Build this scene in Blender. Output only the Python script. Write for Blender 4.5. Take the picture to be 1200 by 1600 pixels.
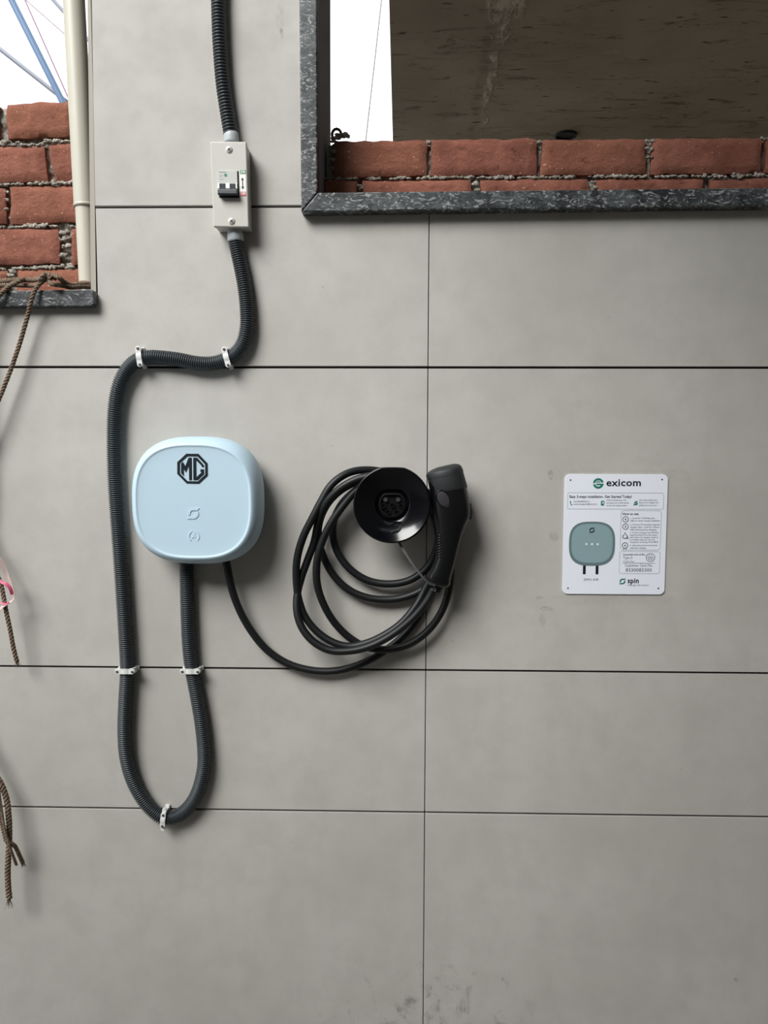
import bpy, bmesh, math, random
from mathutils import Vector, Matrix, noise
from mathutils.geometry import tessellate_polygon

for o in list(bpy.data.objects):
    bpy.data.objects.remove(o)
sc = bpy.context.scene
COL = sc.collection

# ------------------------------------------------------------------ camera
D, F = 1.525, 1200.0                      # distance to the tiled wall (m), focal length in pixels of 1200x1600
YAW, PITCH, ROLL = -0.021804, 0.077761, 0.003174
CAM = Vector((0, -D, 1.40))
fw = Vector((math.sin(YAW)*math.cos(PITCH), math.cos(YAW)*math.cos(PITCH), -math.sin(PITCH)))
r0 = fw.cross(Vector((0, 0, 1))).normalized()
u0 = r0.cross(fw)
rt = math.cos(ROLL)*r0 + math.sin(ROLL)*u0
up = -math.sin(ROLL)*r0 + math.cos(ROLL)*u0
cd = bpy.data.cameras.new('camera')
cam = bpy.data.objects.new('camera', cd)
COL.objects.link(cam)
cd.sensor_fit = 'VERTICAL'
cd.sensor_height = 24.0
cd.lens = 24.0*F/1600.0
cd.clip_start = 0.02
m = Matrix((rt, up, -fw)).transposed().to_4x4()
m.translation = CAM
cam.matrix_world = m
sc.camera = cam

# ------------------------------------------------------------------ sky, exposure
w = bpy.data.worlds.new('sky')
sc.world = w
w.use_nodes = True
bg = w.node_tree.nodes['Background']
bg.inputs[0].default_value = (0.93, 0.97, 1.0, 1)
bg.inputs[1].default_value = 1.9
sd_ = bpy.data.lights.new('sun', 'SUN')      # bright patch of thin cloud, high to the left
sd_.energy = 4.25
sd_.angle = math.radians(30)
sd_.color = (1.0, 0.99, 0.965)
sun = bpy.data.objects.new('sun', sd_)
COL.objects.link(sun)
SAZ, SEL = 0.58, 0.72
sun.rotation_euler = Vector((math.sin(SAZ)*math.cos(SEL), math.cos(SAZ)*math.cos(SEL), -math.sin(SEL))).to_track_quat('-Z', 'Y').to_euler()
sun.location = (-3, -4, 5)
sc.view_settings.view_transform = 'Standard'
sc.view_settings.look = 'None'
sc.view_settings.gamma = 1.0
sc.view_settings.exposure = 0.0
sc.view_settings.use_curve_mapping = False


def P(x, y, d=0.0):
    """world point seen at photo pixel (x, y) on the plane d metres in front of the tile face"""
    v = fw*F + rt*(x-600) + up*(800-y)
    return CAM + v*((D-d)/v.y)


def PZ(x, y, z):
    """world point seen at pixel (x, y) on a horizontal plane at height z"""
    v = fw*F + rt*(x-600) + up*(800-y)
    return CAM + v*((z-CAM.z)/v.z)


def S(d=0.0):
    """metres per photo pixel on the plane d in front of the wall"""
    return (D-d)/F


# ------------------------------------------------------------------ materials
def lin(c):
    return tuple(((v/255)/12.92 if v/255 <= 0.04045 else ((v/255+0.055)/1.055)**2.4) for v in c)


MATS = {}


def new_mat(name):
    mt = bpy.data.materials.new(name)
    mt.use_nodes = True
    nt = mt.node_tree
    return mt, nt, nt.nodes['Principled BSDF']


def plain(name, rgb, rough=0.5, metal=0.0, var=0.06, scale=40.0, bump=0.0, bscale=200.0, spec=0.5, coat=0.0, dark=None):
    """procedural surface: base colour with mild noise variation, optional fine bump"""
    mt, nt, b = new_mat(name)
    N, L = nt.nodes, nt.links
    tc = N.new('ShaderNodeNewGeometry')
    nz = N.new('ShaderNodeTexNoise')
    nz.inputs['Scale'].default_value = scale
    nz.inputs['Detail'].default_value = 5
    L.new(tc.outputs['Position'], nz.inputs['Vector'])
    c = lin(rgb)
    mx = N.new('ShaderNodeMix')
    mx.data_type = 'RGBA'
    lo = lin(dark) if dark else tuple(v*(1-var) for v in c)
    hi = c if dark else tuple(min(1, v*(1+var)) for v in c)
    mx.inputs[6].default_value = (*lo, 1)
    mx.inputs[7].default_value = (*hi, 1)
    L.new(nz.outputs['Fac'], mx.inputs[0])
    L.new(mx.outputs[2], b.inputs['Base Color'])
    b.inputs['Roughness'].default_value = rough
    b.inputs['Metallic'].default_value = metal
    b.inputs['Specular IOR Level'].default_value = spec
    b.inputs['Coat Weight'].default_value = coat
    if bump:
        n2 = N.new('ShaderNodeTexNoise')
        n2.inputs['Scale'].default_value = bscale
        n2.inputs['Detail'].default_value = 6
        L.new(tc.outputs['Position'], n2.inputs['Vector'])
        bp = N.new('ShaderNodeBump')
        bp.inputs['Strength'].default_value = bump
        bp.inputs['Distance'].default_value = 0.002
        L.new(n2.outputs['Fac'], bp.inputs['Height'])
        L.new(bp.outputs['Normal'], b.inputs['Normal'])
    MATS[name] = mt
    return mt


class NG:
    """small helper for writing node graphs"""
    def __init__(s, nt):
        s.N, s.L = nt.nodes, nt.links

    def put(s, sock, v):
        if isinstance(v, (int, float)):
            sock.default_value = v
        elif isinstance(v, tuple):
            sock.default_value = v if len(v) == len(sock.default_value) else (*v, 1)
        else:
            s.L.new(v, sock)

    def math(s, op, a, b=0.0, c=0.0, clamp=False):
        n = s.N.new('ShaderNodeMath')
        n.operation = op
        n.use_clamp = clamp
        for k, v in enumerate((a, b, c)):
            s.put(n.inputs[k], v)
        return n.outputs[0]

    def noise(s, vec, scale, detail=5, rough=0.55, dist=0.0):
        n = s.N.new('ShaderNodeTexNoise')
        s.put(n.inputs['Vector'], vec)
        n.inputs['Scale'].default_value = scale
        n.inputs['Detail'].default_value = detail
        n.inputs['Roughness'].default_value = rough
        n.inputs['Distortion'].default_value = dist
        return n.outputs['Fac']

    def maprange(s, v, a, b, c=0.0, d=1.0, smooth=True):
        n = s.N.new('ShaderNodeMapRange')
        n.interpolation_type = 'SMOOTHSTEP' if smooth else 'LINEAR'
        s.put(n.inputs[0], v)
        for k, q in enumerate((a, b, c, d)):
            n.inputs[k+1].default_value = q
        return n.outputs[0]

    def mix(s, f, a, b, mode='MIX'):
        n = s.N.new('ShaderNodeMix')
        n.data_type = 'RGBA'
        n.blend_type = mode
        s.put(n.inputs[0], f)
        s.put(n.inputs[6], a)
        s.put(n.inputs[7], b)
        return n.outputs[2]

    def scalevec(s, v, sc_, loc=(0, 0, 0), rot=(0, 0, 0)):
        n = s.N.new('ShaderNodeMapping')
        s.put(n.inputs[0], v)
        n.inputs['Location'].default_value = loc
        n.inputs['Rotation'].default_value = rot
        n.inputs['Scale'].default_value = sc_
        return n.outputs[0]

    def bump(s, h, strength, dist, nrm=None):
        n = s.N.new('ShaderNodeBump')
        n.inputs['Strength'].default_value = strength
        n.inputs['Distance'].default_value = dist
        s.put(n.inputs['Height'], h)
        if nrm:
            s.put(n.inputs['Normal'], nrm)
        return n.outputs[0]


def tile_material():
    mt, nt, b = new_mat('porcelain_tile')
    g = NG(nt)
    geo = g.N.new('ShaderNodeNewGeometry')
    pos = geo.outputs['Position']
    xyz = g.N.new('ShaderNodeSeparateXYZ')
    g.put(xyz.inputs[0], pos)
    oi = g.N.new('ShaderNodeObjectInfo')
    cloud = g.noise(pos, 2.6, 4, 0.6)
    fine = g.noise(pos, 14.0, 6, 0.65)
    streak = g.noise(g.scalevec(pos, (9, 1, 2.2)), 3.0, 5, 0.6)
    base = g.mix(g.maprange(cloud, 0.3, 0.7), lin((176, 173, 167)), lin((187, 184, 179)))
    base = g.mix(g.maprange(fine, 0.38, 0.68, 0.0, 0.40), base, lin((164, 161, 155)))
    base = g.mix(g.maprange(streak, 0.5, 0.8, 0.0, 0.22), base, lin((161, 159, 152)))
    base = g.mix(g.math('MULTIPLY', oi.outputs['Random'], 0.10), base, lin((170, 168, 164)))
    # dirt scuffs low on the wall
    c = P(690, 1590)
    dx = g.math('MULTIPLY', g.math('SUBTRACT', xyz.outputs[0], c.x-0.03), 3.0)
    dz = g.math('MULTIPLY', g.math('SUBTRACT', xyz.outputs[2], c.z), 5.2)
    rr = g.math('SQRT', g.math('ADD', g.math('MULTIPLY', dx, dx), g.math('MULTIPLY', dz, dz)))
    blot = g.noise(g.scalevec(pos, (22, 10, 15), rot=(0, 0.6, 0)), 1.0, 8, 0.74, 0.5)
    mask = g.math('MULTIPLY', g.maprange(rr, 0.15, 1.0, 1.0, 0.0), g.maprange(blot, 0.52, 0.68))
    base = g.mix(g.math('MULTIPLY', mask, 0.55), base, lin((92, 86, 78)))
    speck = g.noise(pos, 120.0, 2, 0.5)
    region = g.maprange(g.noise(pos, 3.3, 3), 0.48, 0.66)
    base = g.mix(g.math('MULTIPLY', g.maprange(speck, 0.71, 0.76), g.math('MULTIPLY', region, 0.55)), base, lin((84, 80, 74)))
    # old tape lines and smears beside the sign: (px centre, px half size, strength)
    for (cx, cy, hx, hy, st) in ((972, 742, 112, 10, 0.20), (860, 742, 5, 9, 0.55), (866, 838, 9, 9, 0.40),
                                 (960, 938, 125, 8, 0.13), (843, 934, 7, 3, 0.60), (853, 951, 13, 5, 0.45),
                                 (848, 968, 6, 16, 0.35), (1150, 1531, 5, 4, 0.6), (786, 1530, 4, 4, 0.6),
                                 (437, 28, 8, 22, 0.28), (440, 52, 3, 9, 0.75), (905, 631, 22, 7, 0.12)):
        q = P(cx, cy)
        wob = g.noise(pos, 55.0, 3)
        ex = g.math('DIVIDE', g.math('ABSOLUTE', g.math('SUBTRACT', xyz.outputs[0], q.x)), hx*S())
        ez = g.math('DIVIDE', g.math('ABSOLUTE', g.math('SUBTRACT', xyz.outputs[2], q.z)), hy*S())
        rr2 = g.math('SQRT', g.math('ADD', g.math('MULTIPLY', ex, ex), g.math('MULTIPLY', ez, ez)))
        e = g.math('ADD', g.math('MAXIMUM', ex, ez) if hx > 30 else rr2, g.math('MULTIPLY', wob, 0.8))
        k = g.maprange(e, 1.42, 1.02, 0.0, st*0.75)
        k = g.math('MULTIPLY', k, g.maprange(g.noise(pos, 70.0, 5, 0.7), 0.36, 0.62, 0.1, 1.0))
        base = g.mix(k, base, lin((112, 104, 96)))
    g.put(b.inputs['Base Color'], base)
    g.put(b.inputs['Roughness'], g.maprange(fine, 0.3, 0.7, 0.48, 0.62))
    b.inputs['Specular IOR Level'].default_value = 0.35
    g.put(b.inputs['Normal'], g.bump(g.noise(pos, 160.0, 4), 0.10, 0.001))
    MATS['tile'] = mt


def granite_material():
    mt, nt, b = new_mat('dark_granite')
    g = NG(nt)
    geo = g.N.new('ShaderNodeNewGeometry')
    pos = geo.outputs['Position']
    warp = g.noise(g.scalevec(pos, (1, 1, 1), rot=(0, 0.6, 0)), 22.0, 4, 0.6)
    fl = g.noise(g.scalevec(pos, (1.0, 1.0, 2.1), rot=(0, 0.5, 0)), 48.0, 5, 0.65, 2.2)
    f2 = g.noise(pos, 160.0, 4, 0.6, 0.8)
    base = g.mix(g.maprange(warp, 0.38, 0.62), lin((36, 40, 43)), lin((76, 80, 82)))
    base = g.mix(g.maprange(fl, 0.54, 0.62, 0.0, 0.85), base, lin((158, 160, 160)))
    base = g.mix(g.maprange(f2, 0.66, 0.72, 0.0, 0.7), base, lin((190, 190, 186)))
    base = g.mix(g.maprange(fl, 0.46, 0.38, 0.0, 0.8), base, lin((26, 29, 31)))
    g.put(b.inputs['Base Color'], base)
    b.inputs['Roughness'].default_value = 0.42
    g.put(b.inputs['Normal'], g.bump(f2, 0.25, 0.001))
    MATS['granite'] = mt


def brick_material():
    mt, nt, b = new_mat('red_brick')
    g = NG(nt)
    geo = g.N.new('ShaderNodeNewGeometry')
    pos = geo.outputs['Position']
    oi = g.N.new('ShaderNodeObjectInfo')
    a = g.noise(pos, 16.0, 6, 0.65)
    s = g.noise(g.scalevec(pos, (1, 1, 1.35), rot=(0, 0.5, 0)), 38.0, 8, 0.72, 0.25)
    f = g.noise(pos, 190.0, 2)
    base = g.mix(g.maprange(a, 0.3, 0.7), lin((130, 82, 69)), lin((158, 103, 87)))
    base = g.mix(g.math('MULTIPLY', oi.outputs['Random'], 0.45), base, lin((146, 98, 74)))
    base = g.mix(g.maprange(s, 0.54, 0.68, 0.0, 0.5), base, lin((172, 114, 98)))
    base = g.mix(g.maprange(s, 0.42, 0.32, 0.0, 0.6), base, lin((88, 50, 40)))
    base = g.mix(g.maprange(f, 0.68, 0.74, 0.0, 0.8), base, lin((226, 190, 160)))
    g.put(b.inputs['Base Color'], base)
    b.inputs['Roughness'].default_value = 0.92
    b.inputs['Specular IOR Level'].default_value = 0.2
    n1 = g.bump(s, 0.8, 0.007)
    g.put(b.inputs['Normal'], g.bump(f, 0.35, 0.0015, n1))
    MATS['brick'] = mt


def mortar_material():
    mt, nt, b = new_mat('cement_mortar')
    g = NG(nt)
    geo = g.N.new('ShaderNodeNewGeometry')
    pos = geo.outputs['Position']
    a = g.noise(pos, 60.0, 6, 0.7)
    v = g.noise(pos, 210.0, 4, 0.7)
    base = g.mix(g.maprange(a, 0.3, 0.7), lin((128, 122, 112)), lin((192, 186, 174)))
    g.put(b.inputs['Base Color'], base)
    b.inputs['Roughness'].default_value = 0.95
    n1 = g.bump(a, 0.9, 0.006)
    g.put(b.inputs['Normal'], g.bump(v, 0.7, 0.002, n1))
    MATS['mortar'] = mt


def concrete_material():
    """board-marked soffit: streaks across the boards, a rough joint running away from the wall, blow holes"""
    mt, nt, b = new_mat('raw_concrete')
    g = NG(nt)
    geo = g.N.new('ShaderNodeNewGeometry')
    pos = geo.outputs['Position']
    a = g.noise(pos, 1.6, 5, 0.6)
    st = g.noise(g.scalevec(pos, (1.6, 6.0, 1)), 2.4, 9, 0.78, 0.9)
    base = g.mix(g.maprange(a, 0.3, 0.7), lin((124, 112, 96)), lin((146, 134, 116)))
    base = g.mix(g.maprange(st, 0.53, 0.66, 0.0, 0.75), base, lin((66, 55, 43)))
    base = g.mix(g.maprange(st, 0.40, 0.30, 0.0, 0.35), base, lin((176, 166, 150)))
    hole = g.noise(g.scalevec(pos, (6, 22, 1)), 1.6, 3, 0.5)
    base = g.mix(g.maprange(hole, 0.66, 0.71, 0.0, 0.85), base, lin((38, 30, 24)))
    # cement crust along a board joint that runs away from the wall
    j0, j1 = PZ(800, -30, 3.0), PZ(749, 216, 3.0)
    xyz = g.N.new('ShaderNodeSeparateXYZ')
    g.put(xyz.inputs[0], pos)
    ml = (j1.x-j0.x)/(j1.y-j0.y)
    off = g.math('SUBTRACT', xyz.outputs[0], g.math('ADD', g.math('MULTIPLY', g.math('SUBTRACT', xyz.outputs[1], j0.y), ml), j0.x))
    off = g.math('ADD', off, g.math('MULTIPLY', g.math('SUBTRACT', g.noise(pos, 5.0, 5, 0.7), 0.5), 0.10))
    near = g.maprange(xyz.outputs[1], j0.y+0.05, j0.y+0.55, 1.0, 0.0)
    wdt = g.math('ADD', g.math('MULTIPLY', near, 0.055), 0.016)
    crust = g.maprange(g.math('DIVIDE', g.math('ABSOLUTE', off), wdt), 1.15, 0.7, 0.0, 1.0)
    patch = g.maprange(g.noise(g.scalevec(pos, (16, 7, 1)), 1.0, 6, 0.7), 0.42, 0.56)
    crust = g.math('MULTIPLY', crust, patch)
    base = g.mix(g.math('MULTIPLY', crust, 0.75), base, lin((178, 164, 146)))
    seam = g.maprange(g.math('ABSOLUTE', g.math('ADD', off, 0.045)), 0.030, 0.004, 0.0, 0.55)
    base = g.mix(g.math('MULTIPLY', seam, g.maprange(st, 0.4, 0.6)), base, lin((92, 74, 66)))
    g.put(b.inputs['Base Color'], base)
    b.inputs['Roughness'].default_value = 0.9
    b.inputs['Specular IOR Level'].default_value = 0.25
    g.put(b.inputs['Normal'], g.bump(crust, 0.8, 0.008, g.bump(st, 0.5, 0.01)))
    MATS['concrete'] = mt


def rope_material():
    mt, nt, b = new_mat('jute_rope')
    g = NG(nt)
    geo = g.N.new('ShaderNodeNewGeometry')
    pos = geo.outputs['Position']
    a = g.noise(pos, 300.0, 5, 0.7)
    c = g.noise(pos, 30.0, 3)
    base = g.mix(g.maprange(a, 0.3, 0.7), lin((74, 60, 50)), lin((150, 130, 108)))
    base = g.mix(g.maprange(c, 0.4, 0.7, 0.0, 0.5), base, lin((98, 78, 66)))
    g.put(b.inputs['Base Color'], base)
    b.inputs['Roughness'].default_value = 0.95
    g.put(b.inputs['Normal'], g.bump(a, 0.6, 0.001))
    MATS['rope'] = mt


tile_material(); granite_material(); brick_material(); mortar_material(); concrete_material(); rope_material()
plain('grout', (44, 40, 37), 0.95, bump=0.3)
plain('plaster', (120, 118, 114), 0.9, scale=12, bump=0.4, bscale=90)
plain('lining', (150, 155, 164), 0.55, scale=25, var=0.15)  # lighter, bluish tone puts the sky glare on the reveal into the colour
plain('ground', (118, 115, 110), 0.95, scale=3, var=0.15, bump=0.3, bscale=30)
plain('conduit', (50, 56, 60), 0.40, scale=60, spec=0.5)
plain('clip_white', (214, 215, 213), 0.45, scale=80, var=0.03)
plain('gland', (172, 179, 182), 0.45, scale=80, var=0.03)
plain('screw', (120, 120, 118), 0.35, metal=0.8, scale=300, var=0.2)
plain('screw_white', (205, 203, 198), 0.35, metal=0.2, scale=300, var=0.1)
plain('enclosure', (190, 188, 181), 0.42, scale=30, var=0.025)
plain('breaker', (188, 189, 185), 0.5, scale=80, var=0.02)
plain('breaker_white', (236, 236, 232), 0.4, scale=80, var=0.02)
plain('toggle', (30, 36, 42), 0.35, scale=80)
plain('black_slot', (14, 14, 15), 0.6)
plain('charger_blue', (184, 208, 222), 0.42, scale=9, var=0.02, spec=0.45, bump=0.03, bscale=900)
plain('charger_mark', (186, 210, 223), 0.35, scale=9, var=0.02)
plain('logo_dark', (14, 26, 34), 0.6, scale=60, spec=0.25)
plain('gloss_black', (5, 6, 10), 0.16, scale=40, spec=0.45)
plain('socket_black', (16, 16, 18), 0.3, scale=40)
plain('satin_black', (12, 13, 15), 0.28, scale=60, spec=0.5)
plain('cap_rubber', (32, 34, 36), 0.55, scale=90, bump=0.1, bscale=700)
plain('cable_black', (15, 17, 19), 0.48, scale=90, spec=0.4, bump=0.06, bscale=500)
plain('button_grey', (46, 44, 48), 0.5, scale=120)
plain('strap_grey', (56, 59, 60), 0.5, scale=120)
plain('pin_metal', (170, 168, 160), 0.3, metal=0.9)
plain('sign_white', (232, 236, 246), 0.38, scale=20, var=0.012)
plain('ink_black', (24, 26, 36), 0.55)
plain('ink_grey', (86, 90, 100), 0.55)
plain('ink_line', (150, 158, 168), 0.55)
plain('print_grey', (172, 174, 172), 0.55)
plain('ink_green', (24, 118, 96), 0.5)
plain('print_rim', (98, 120, 122), 0.5, scale=15, var=0.03)
plain('print_face', (134, 160, 166), 0.5, scale=12, var=0.03)
plain('green_label', (40, 120, 84), 0.5)
plain('red_label', (190, 44, 62), 0.5)
plain('pvc_cream', (196, 192, 178), 0.38, scale=14, var=0.05, spec=0.5)
plain('trim_cream', (158, 152, 140), 0.6, scale=14)
plain('pink', (196, 82, 118), 0.5, scale=90, var=0.25)
plain('pale_ribbon', (196, 172, 166), 0.55, scale=90, var=0.15)
plain('blue_paint', (96, 124, 160), 0.45, scale=30)
plain('grey_steel', (140, 144, 156), 0.5, metal=0.0, scale=40)
plain('wire_pink', (150, 116, 138), 0.5)
plain('wire_grey', (190, 190, 186), 0.5)
plain('crust', (138, 126, 110), 0.95, scale=50, var=0.3, bump=0.6, bscale=80)
plain('blocker_grey', (84, 80, 74), 0.9, scale=2)  # plain grey of the unseen slab and walls that block light

# ------------------------------------------------------------------ mesh helpers
WLOC = {}


def origin_of(p):
    return WLOC[p.name] if p is not None else Vector((0, 0, 0))


def mk(name, verts, faces, mat, parent=None, smooth=False, origin=None):
    """one mesh object; verts in world space, moved to its own origin or its parent's"""
    o_ = origin_of(parent) if parent is not None else (Vector(origin) if origin is not None else Vector((0, 0, 0)))
    me = bpy.data.meshes.new(name)
    me.from_pydata([tuple(Vector(v)-o_) for v in verts], [], faces)
    bm = bmesh.new()
    bm.from_mesh(me)
    bmesh.ops.recalc_face_normals(bm, faces=bm.faces)
    bm.to_mesh(me)
    bm.free()
    if smooth is True:
        me.polygons.foreach_set('use_smooth', [True]*len(me.polygons))
    elif smooth:
        me.polygons.foreach_set('use_smooth', [True]*len(me.polygons))
        me.set_sharp_from_angle(angle=math.radians(smooth))
    me.materials.append(MATS[mat])
    ob = bpy.data.objects.new(name, me)
    COL.objects.link(ob)
    if parent is not None:
        ob.parent = parent
    else:
        ob.location = o_
    WLOC[ob.name] = o_
    return ob


def thing(name, loc, label, cat, group=None, kind=None):
    e = bpy.data.objects.new(name, None)
    e.empty_display_size = 0.02
    COL.objects.link(e)
    e.location = loc
    WLOC[e.name] = Vector(loc)
    return tag(e, label, cat, group, kind)


def tag(o, label, cat, group=None, kind=None):
    o['label'] = label
    o['category'] = cat
    if group:
        o['group'] = group
    if kind:
        o['kind'] = kind
    return o


def bevel(o, wd, seg=2):
    md = o.modifiers.new('bevel', 'BEVEL')
    md.width = wd
    md.segments = seg
    md.limit_method = 'ANGLE'
    md.angle_limit = math.radians(40)
    return o


class G:
    """collects geometry"""
    def __init__(s):
        s.v, s.f = [], []

    def add(s, vs, fs):
        n = len(s.v)
        s.v += [Vector(v) for v in vs]
        s.f += [tuple(i+n for i in f) for f in fs]
        return s

    def box(s, x0, x1, y0, y1, z0, z1):
        return s.add([(x0, y0, z0), (x1, y0, z0), (x1, y1, z0), (x0, y1, z0), (x0, y0, z1), (x1, y0, z1), (x1, y1, z1), (x0, y1, z1)],
                     [(0, 1, 2, 3), (4, 7, 6, 5), (0, 4, 5, 1), (1, 5, 6, 2), (2, 6, 7, 3), (3, 7, 4, 0)])

    def prism(s, poly, d0, d1, caps=True):
        """poly: world points (x, z) ; from depth d0 to d1 in front of the wall"""
        n = len(poly)
        vs = [(p[0], -d0, p[1]) for p in poly] + [(p[0], -d1, p[1]) for p in poly]
        fs = [(i, (i+1) % n, n+(i+1) % n, n+i) for i in range(n)]
        if caps:
            tri = tessellate_polygon([[Vector((p[0], p[1], 0)) for p in poly]])
            fs += [tuple(t) for t in tri] + [tuple(n+i for i in reversed(t)) for t in tri]
        return s.add(vs, fs)

    def ringprism(s, outer, inner, d0, d1):
        n = len(outer)
        vs = [(p[0], -d, p[1]) for d in (d0, d1) for ring in (outer, inner) for p in ring]
        fs = []
        for i in range(n):
            j = (i+1) % n
            oi, ii, of, if_ = 0, n, 2*n, 3*n
            fs += [(of+i, of+j, if_+j, if_+i), (oi+j, oi+i, ii+i, ii+j), (oi+i, oi+j, of+j, of+i), (ii+j, ii+i, if_+i, if_+j)]
        return s.add(vs, fs)

    def loft(s, rings, cap0=True, cap1=True):
        n = len(rings[0])
        vs = [p for r in rings for p in r]
        fs = []
        for k in range(len(rings)-1):
            for i in range(n):
                j = (i+1) % n
                fs.append((k*n+i, k*n+j, (k+1)*n+j, (k+1)*n+i))
        if cap0:
            fs.append(tuple(reversed(range(n))))
        if cap1:
            fs.append(tuple((len(rings)-1)*n+i for i in range(n)))
        return s.add(vs, fs)

    def tube(s, path, rad, sides=12, caps=True):
        """rad: number or list per point; parallel transport frames"""
        n = len(path)
        if not hasattr(rad, '__len__'):
            rad = [rad]*n
        t0 = (path[1]-path[0]).normalized()
        ref = Vector((0, -1, 0)) if abs(t0.y) < 0.9 else Vector((1, 0, 0))
        nrm = (ref - t0*ref.dot(t0)).normalized()
        rings = []
        for i in range(n):
            t = (path[min(i+1, n-1)]-path[max(i-1, 0)]).normalized()
            nrm = (nrm - t*nrm.dot(t)).normalized()
            bn = t.cross(nrm)
            rings.append([path[i]+(nrm*math.cos(2*math.pi*k/sides)+bn*math.sin(2*math.pi*k/sides))*rad[i] for k in range(sides)])
        return s.loft(rings, caps, caps)

    def disc(s, c, r, d0, d1, n=20):
        """short round boss facing the camera, c = (x, z)"""
        return s.prism([(c[0]+r*math.cos(2*math.pi*k/n), c[1]+r*math.sin(2*math.pi*k/n)) for k in range(n)], d0, d1)

    def obj(s, name, mat, parent=None, smooth=False, origin=None):
        return mk(name, s.v, s.f, mat, parent, smooth, origin)


def catmull(pts, per=16):
    pts = [Vector(p) for p in pts]
    q = [pts[0]*2-pts[1]] + pts + [pts[-1]*2-pts[-2]]
    out = []
    for i in range(1, len(q)-2):
        a, b, c, d = q[i-1:i+3]
        # centripetal parametrisation keeps the curve free of kinks
        t0 = 0
        t1 = t0+max(1e-6, (b-a).length)**0.5
        t2 = t1+max(1e-6, (c-b).length)**0.5
        t3 = t2+max(1e-6, (d-c).length)**0.5
        for k in range(per):
            t = t1+(t2-t1)*k/per
            A1 = a*((t1-t)/(t1-t0))+b*((t-t0)/(t1-t0))
            A2 = b*((t2-t)/(t2-t1))+c*((t-t1)/(t2-t1))
            A3 = c*((t3-t)/(t3-t2))+d*((t-t2)/(t3-t2))
            B1 = A1*((t2-t)/(t2-t0))+A2*((t-t0)/(t2-t0))
            B2 = A2*((t3-t)/(t3-t1))+A3*((t-t1)/(t3-t1))
            out.append(B1*((t2-t)/(t2-t1))+B2*((t-t1)/(t2-t1)))
    out.append(pts[-1])
    return out


def resample(path, step):
    L = [0]
    for a, b in zip(path, path[1:]):
        L.append(L[-1]+(b-a).length)
    n = max(2, int(L[-1]/step))
    out, k = [], 0
    for i in range(n+1):
        s = L[-1]*i/n
        while k < len(L)-2 and L[k+1] < s:
            k += 1
        f = (s-L[k])/max(1e-9, L[k+1]-L[k])
        out.append(path[k].lerp(path[k+1], min(1, f)))
    return out


def XZ(x, y, d):
    p = P(x, y, d)
    return (p.x, p.z)


def poly(pts, d):
    return [XZ(x, y, d) for x, y in pts]


def superring(cx, cz, a, b, n, d, cnt=72):
    out = []
    for k in range(cnt):
        t = 2*math.pi*k/cnt
        c, s_ = math.cos(t), math.sin(t)
        out.append(Vector((cx+a*math.copysign(abs(c)**(2/n), c), -d, cz+b*math.copysign(abs(s_)**(2/n), s_))))
    return out


def roundrect(x0, x1, z0, z1, r, n=6):
    out = []
    for (cx, cz, a0) in ((x1-r, z1-r, 0), (x0+r, z1-r, 90), (x0+r, z0+r, 180), (x1-r, z0+r, 270)):
        for k in range(n+1):
            a = math.radians(a0+90*k/n)
            out.append((cx+r*math.cos(a), cz+r*math.sin(a)))
    return out


# ------------------------------------------------------------------ text
_tc = {}


def text_geo(body, bold=0.0):
    key = (body, bold)
    if key not in _tc:
        cu = bpy.data.curves.new('t', 'FONT')
        cu.body = body
        cu.size = 1.0
        cu.offset = bold
        cu.space_character = 1.0+bold*2.5
        cu.resolution_u = 2
        ob = bpy.data.objects.new('t', cu)
        COL.objects.link(ob)
        dg = bpy.context.evaluated_depsgraph_get()
        me = bpy.data.meshes.new_from_object(ob.evaluated_get(dg))
        vs = [v.co.copy() for v in me.vertices]
        fs = [tuple(p.vertices) for p in me.polygons]
        bpy.data.objects.remove(ob)
        bpy.data.curves.remove(cu)
        bpy.data.meshes.remove(me)
        _tc[key] = (vs, fs)
    return _tc[key]


def text(g, body, xl, xr, ybase, cap, d, bold=0.0):
    """flat lettering between pixels xl..xr, baseline at ybase, capital height cap pixels"""
    vs, fs = text_geo(body, bold)
    x0 = min(v.x for v in vs)
    x1 = max(v.x for v in vs)
    a, b = P(xl, ybase, d), P(xr, ybase, d)
    kx = (b.x-a.x)/(x1-x0)
    kz = cap*S(d)/0.70
    g.add([(a.x+(v.x-x0)*kx, -d, a.z+(b.z-a.z)*(v.x-x0)/(x1-x0)+v.y*kz) for v in vs], fs)


def spin_logo(g, cx, cy, size, d0, d1):
    """ring broken into two hooks, point-symmetric"""
    c = P(cx, cy, d1)
    k = size*S(d1)
    hook = [(1.05, 0.92), (0.0, 0.92)]
    for i in range(1, 11):
        a = math.radians(90+112*i/10)
        hook.append((0.92*math.cos(a), 0.92*math.sin(a)))
    for i in range(10, -1, -1):
        a = math.radians(90+112*i/10)
        hook.append((0.50*math.cos(a), 0.50*math.sin(a)))
    hook.append((0.72, 0.50))
    for sg in (1, -1):
        g.prism([(c.x+sg*k*x, c.z+sg*k*z) for x, z in hook], d0, d1)


# ================================================================== structure
T = 0.010                        # tile thickness
Z0, Z1, Z2, Z3 = P(320, 323).z, 1.5660, 0.9605, 0.6630   # horizontal joints, top to bottom
XJ = 0.0524                      # vertical joint
JH, JV = 0.0023, 0.0008          # half joint widths
LX = P(148, 450).x               # right edge of the left opening
LZ = P(75, 464).z                # underside level of the left opening
RX = P(482, 200).x               # left edge of the right opening
RZ = P(850, 314).z               # bottom of the right opening
TOPZ, WL, WR = 2.75, -2.2, 2.3
OL, OR_ = -1.03, 1.25            # outer ends of the two openings

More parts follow.
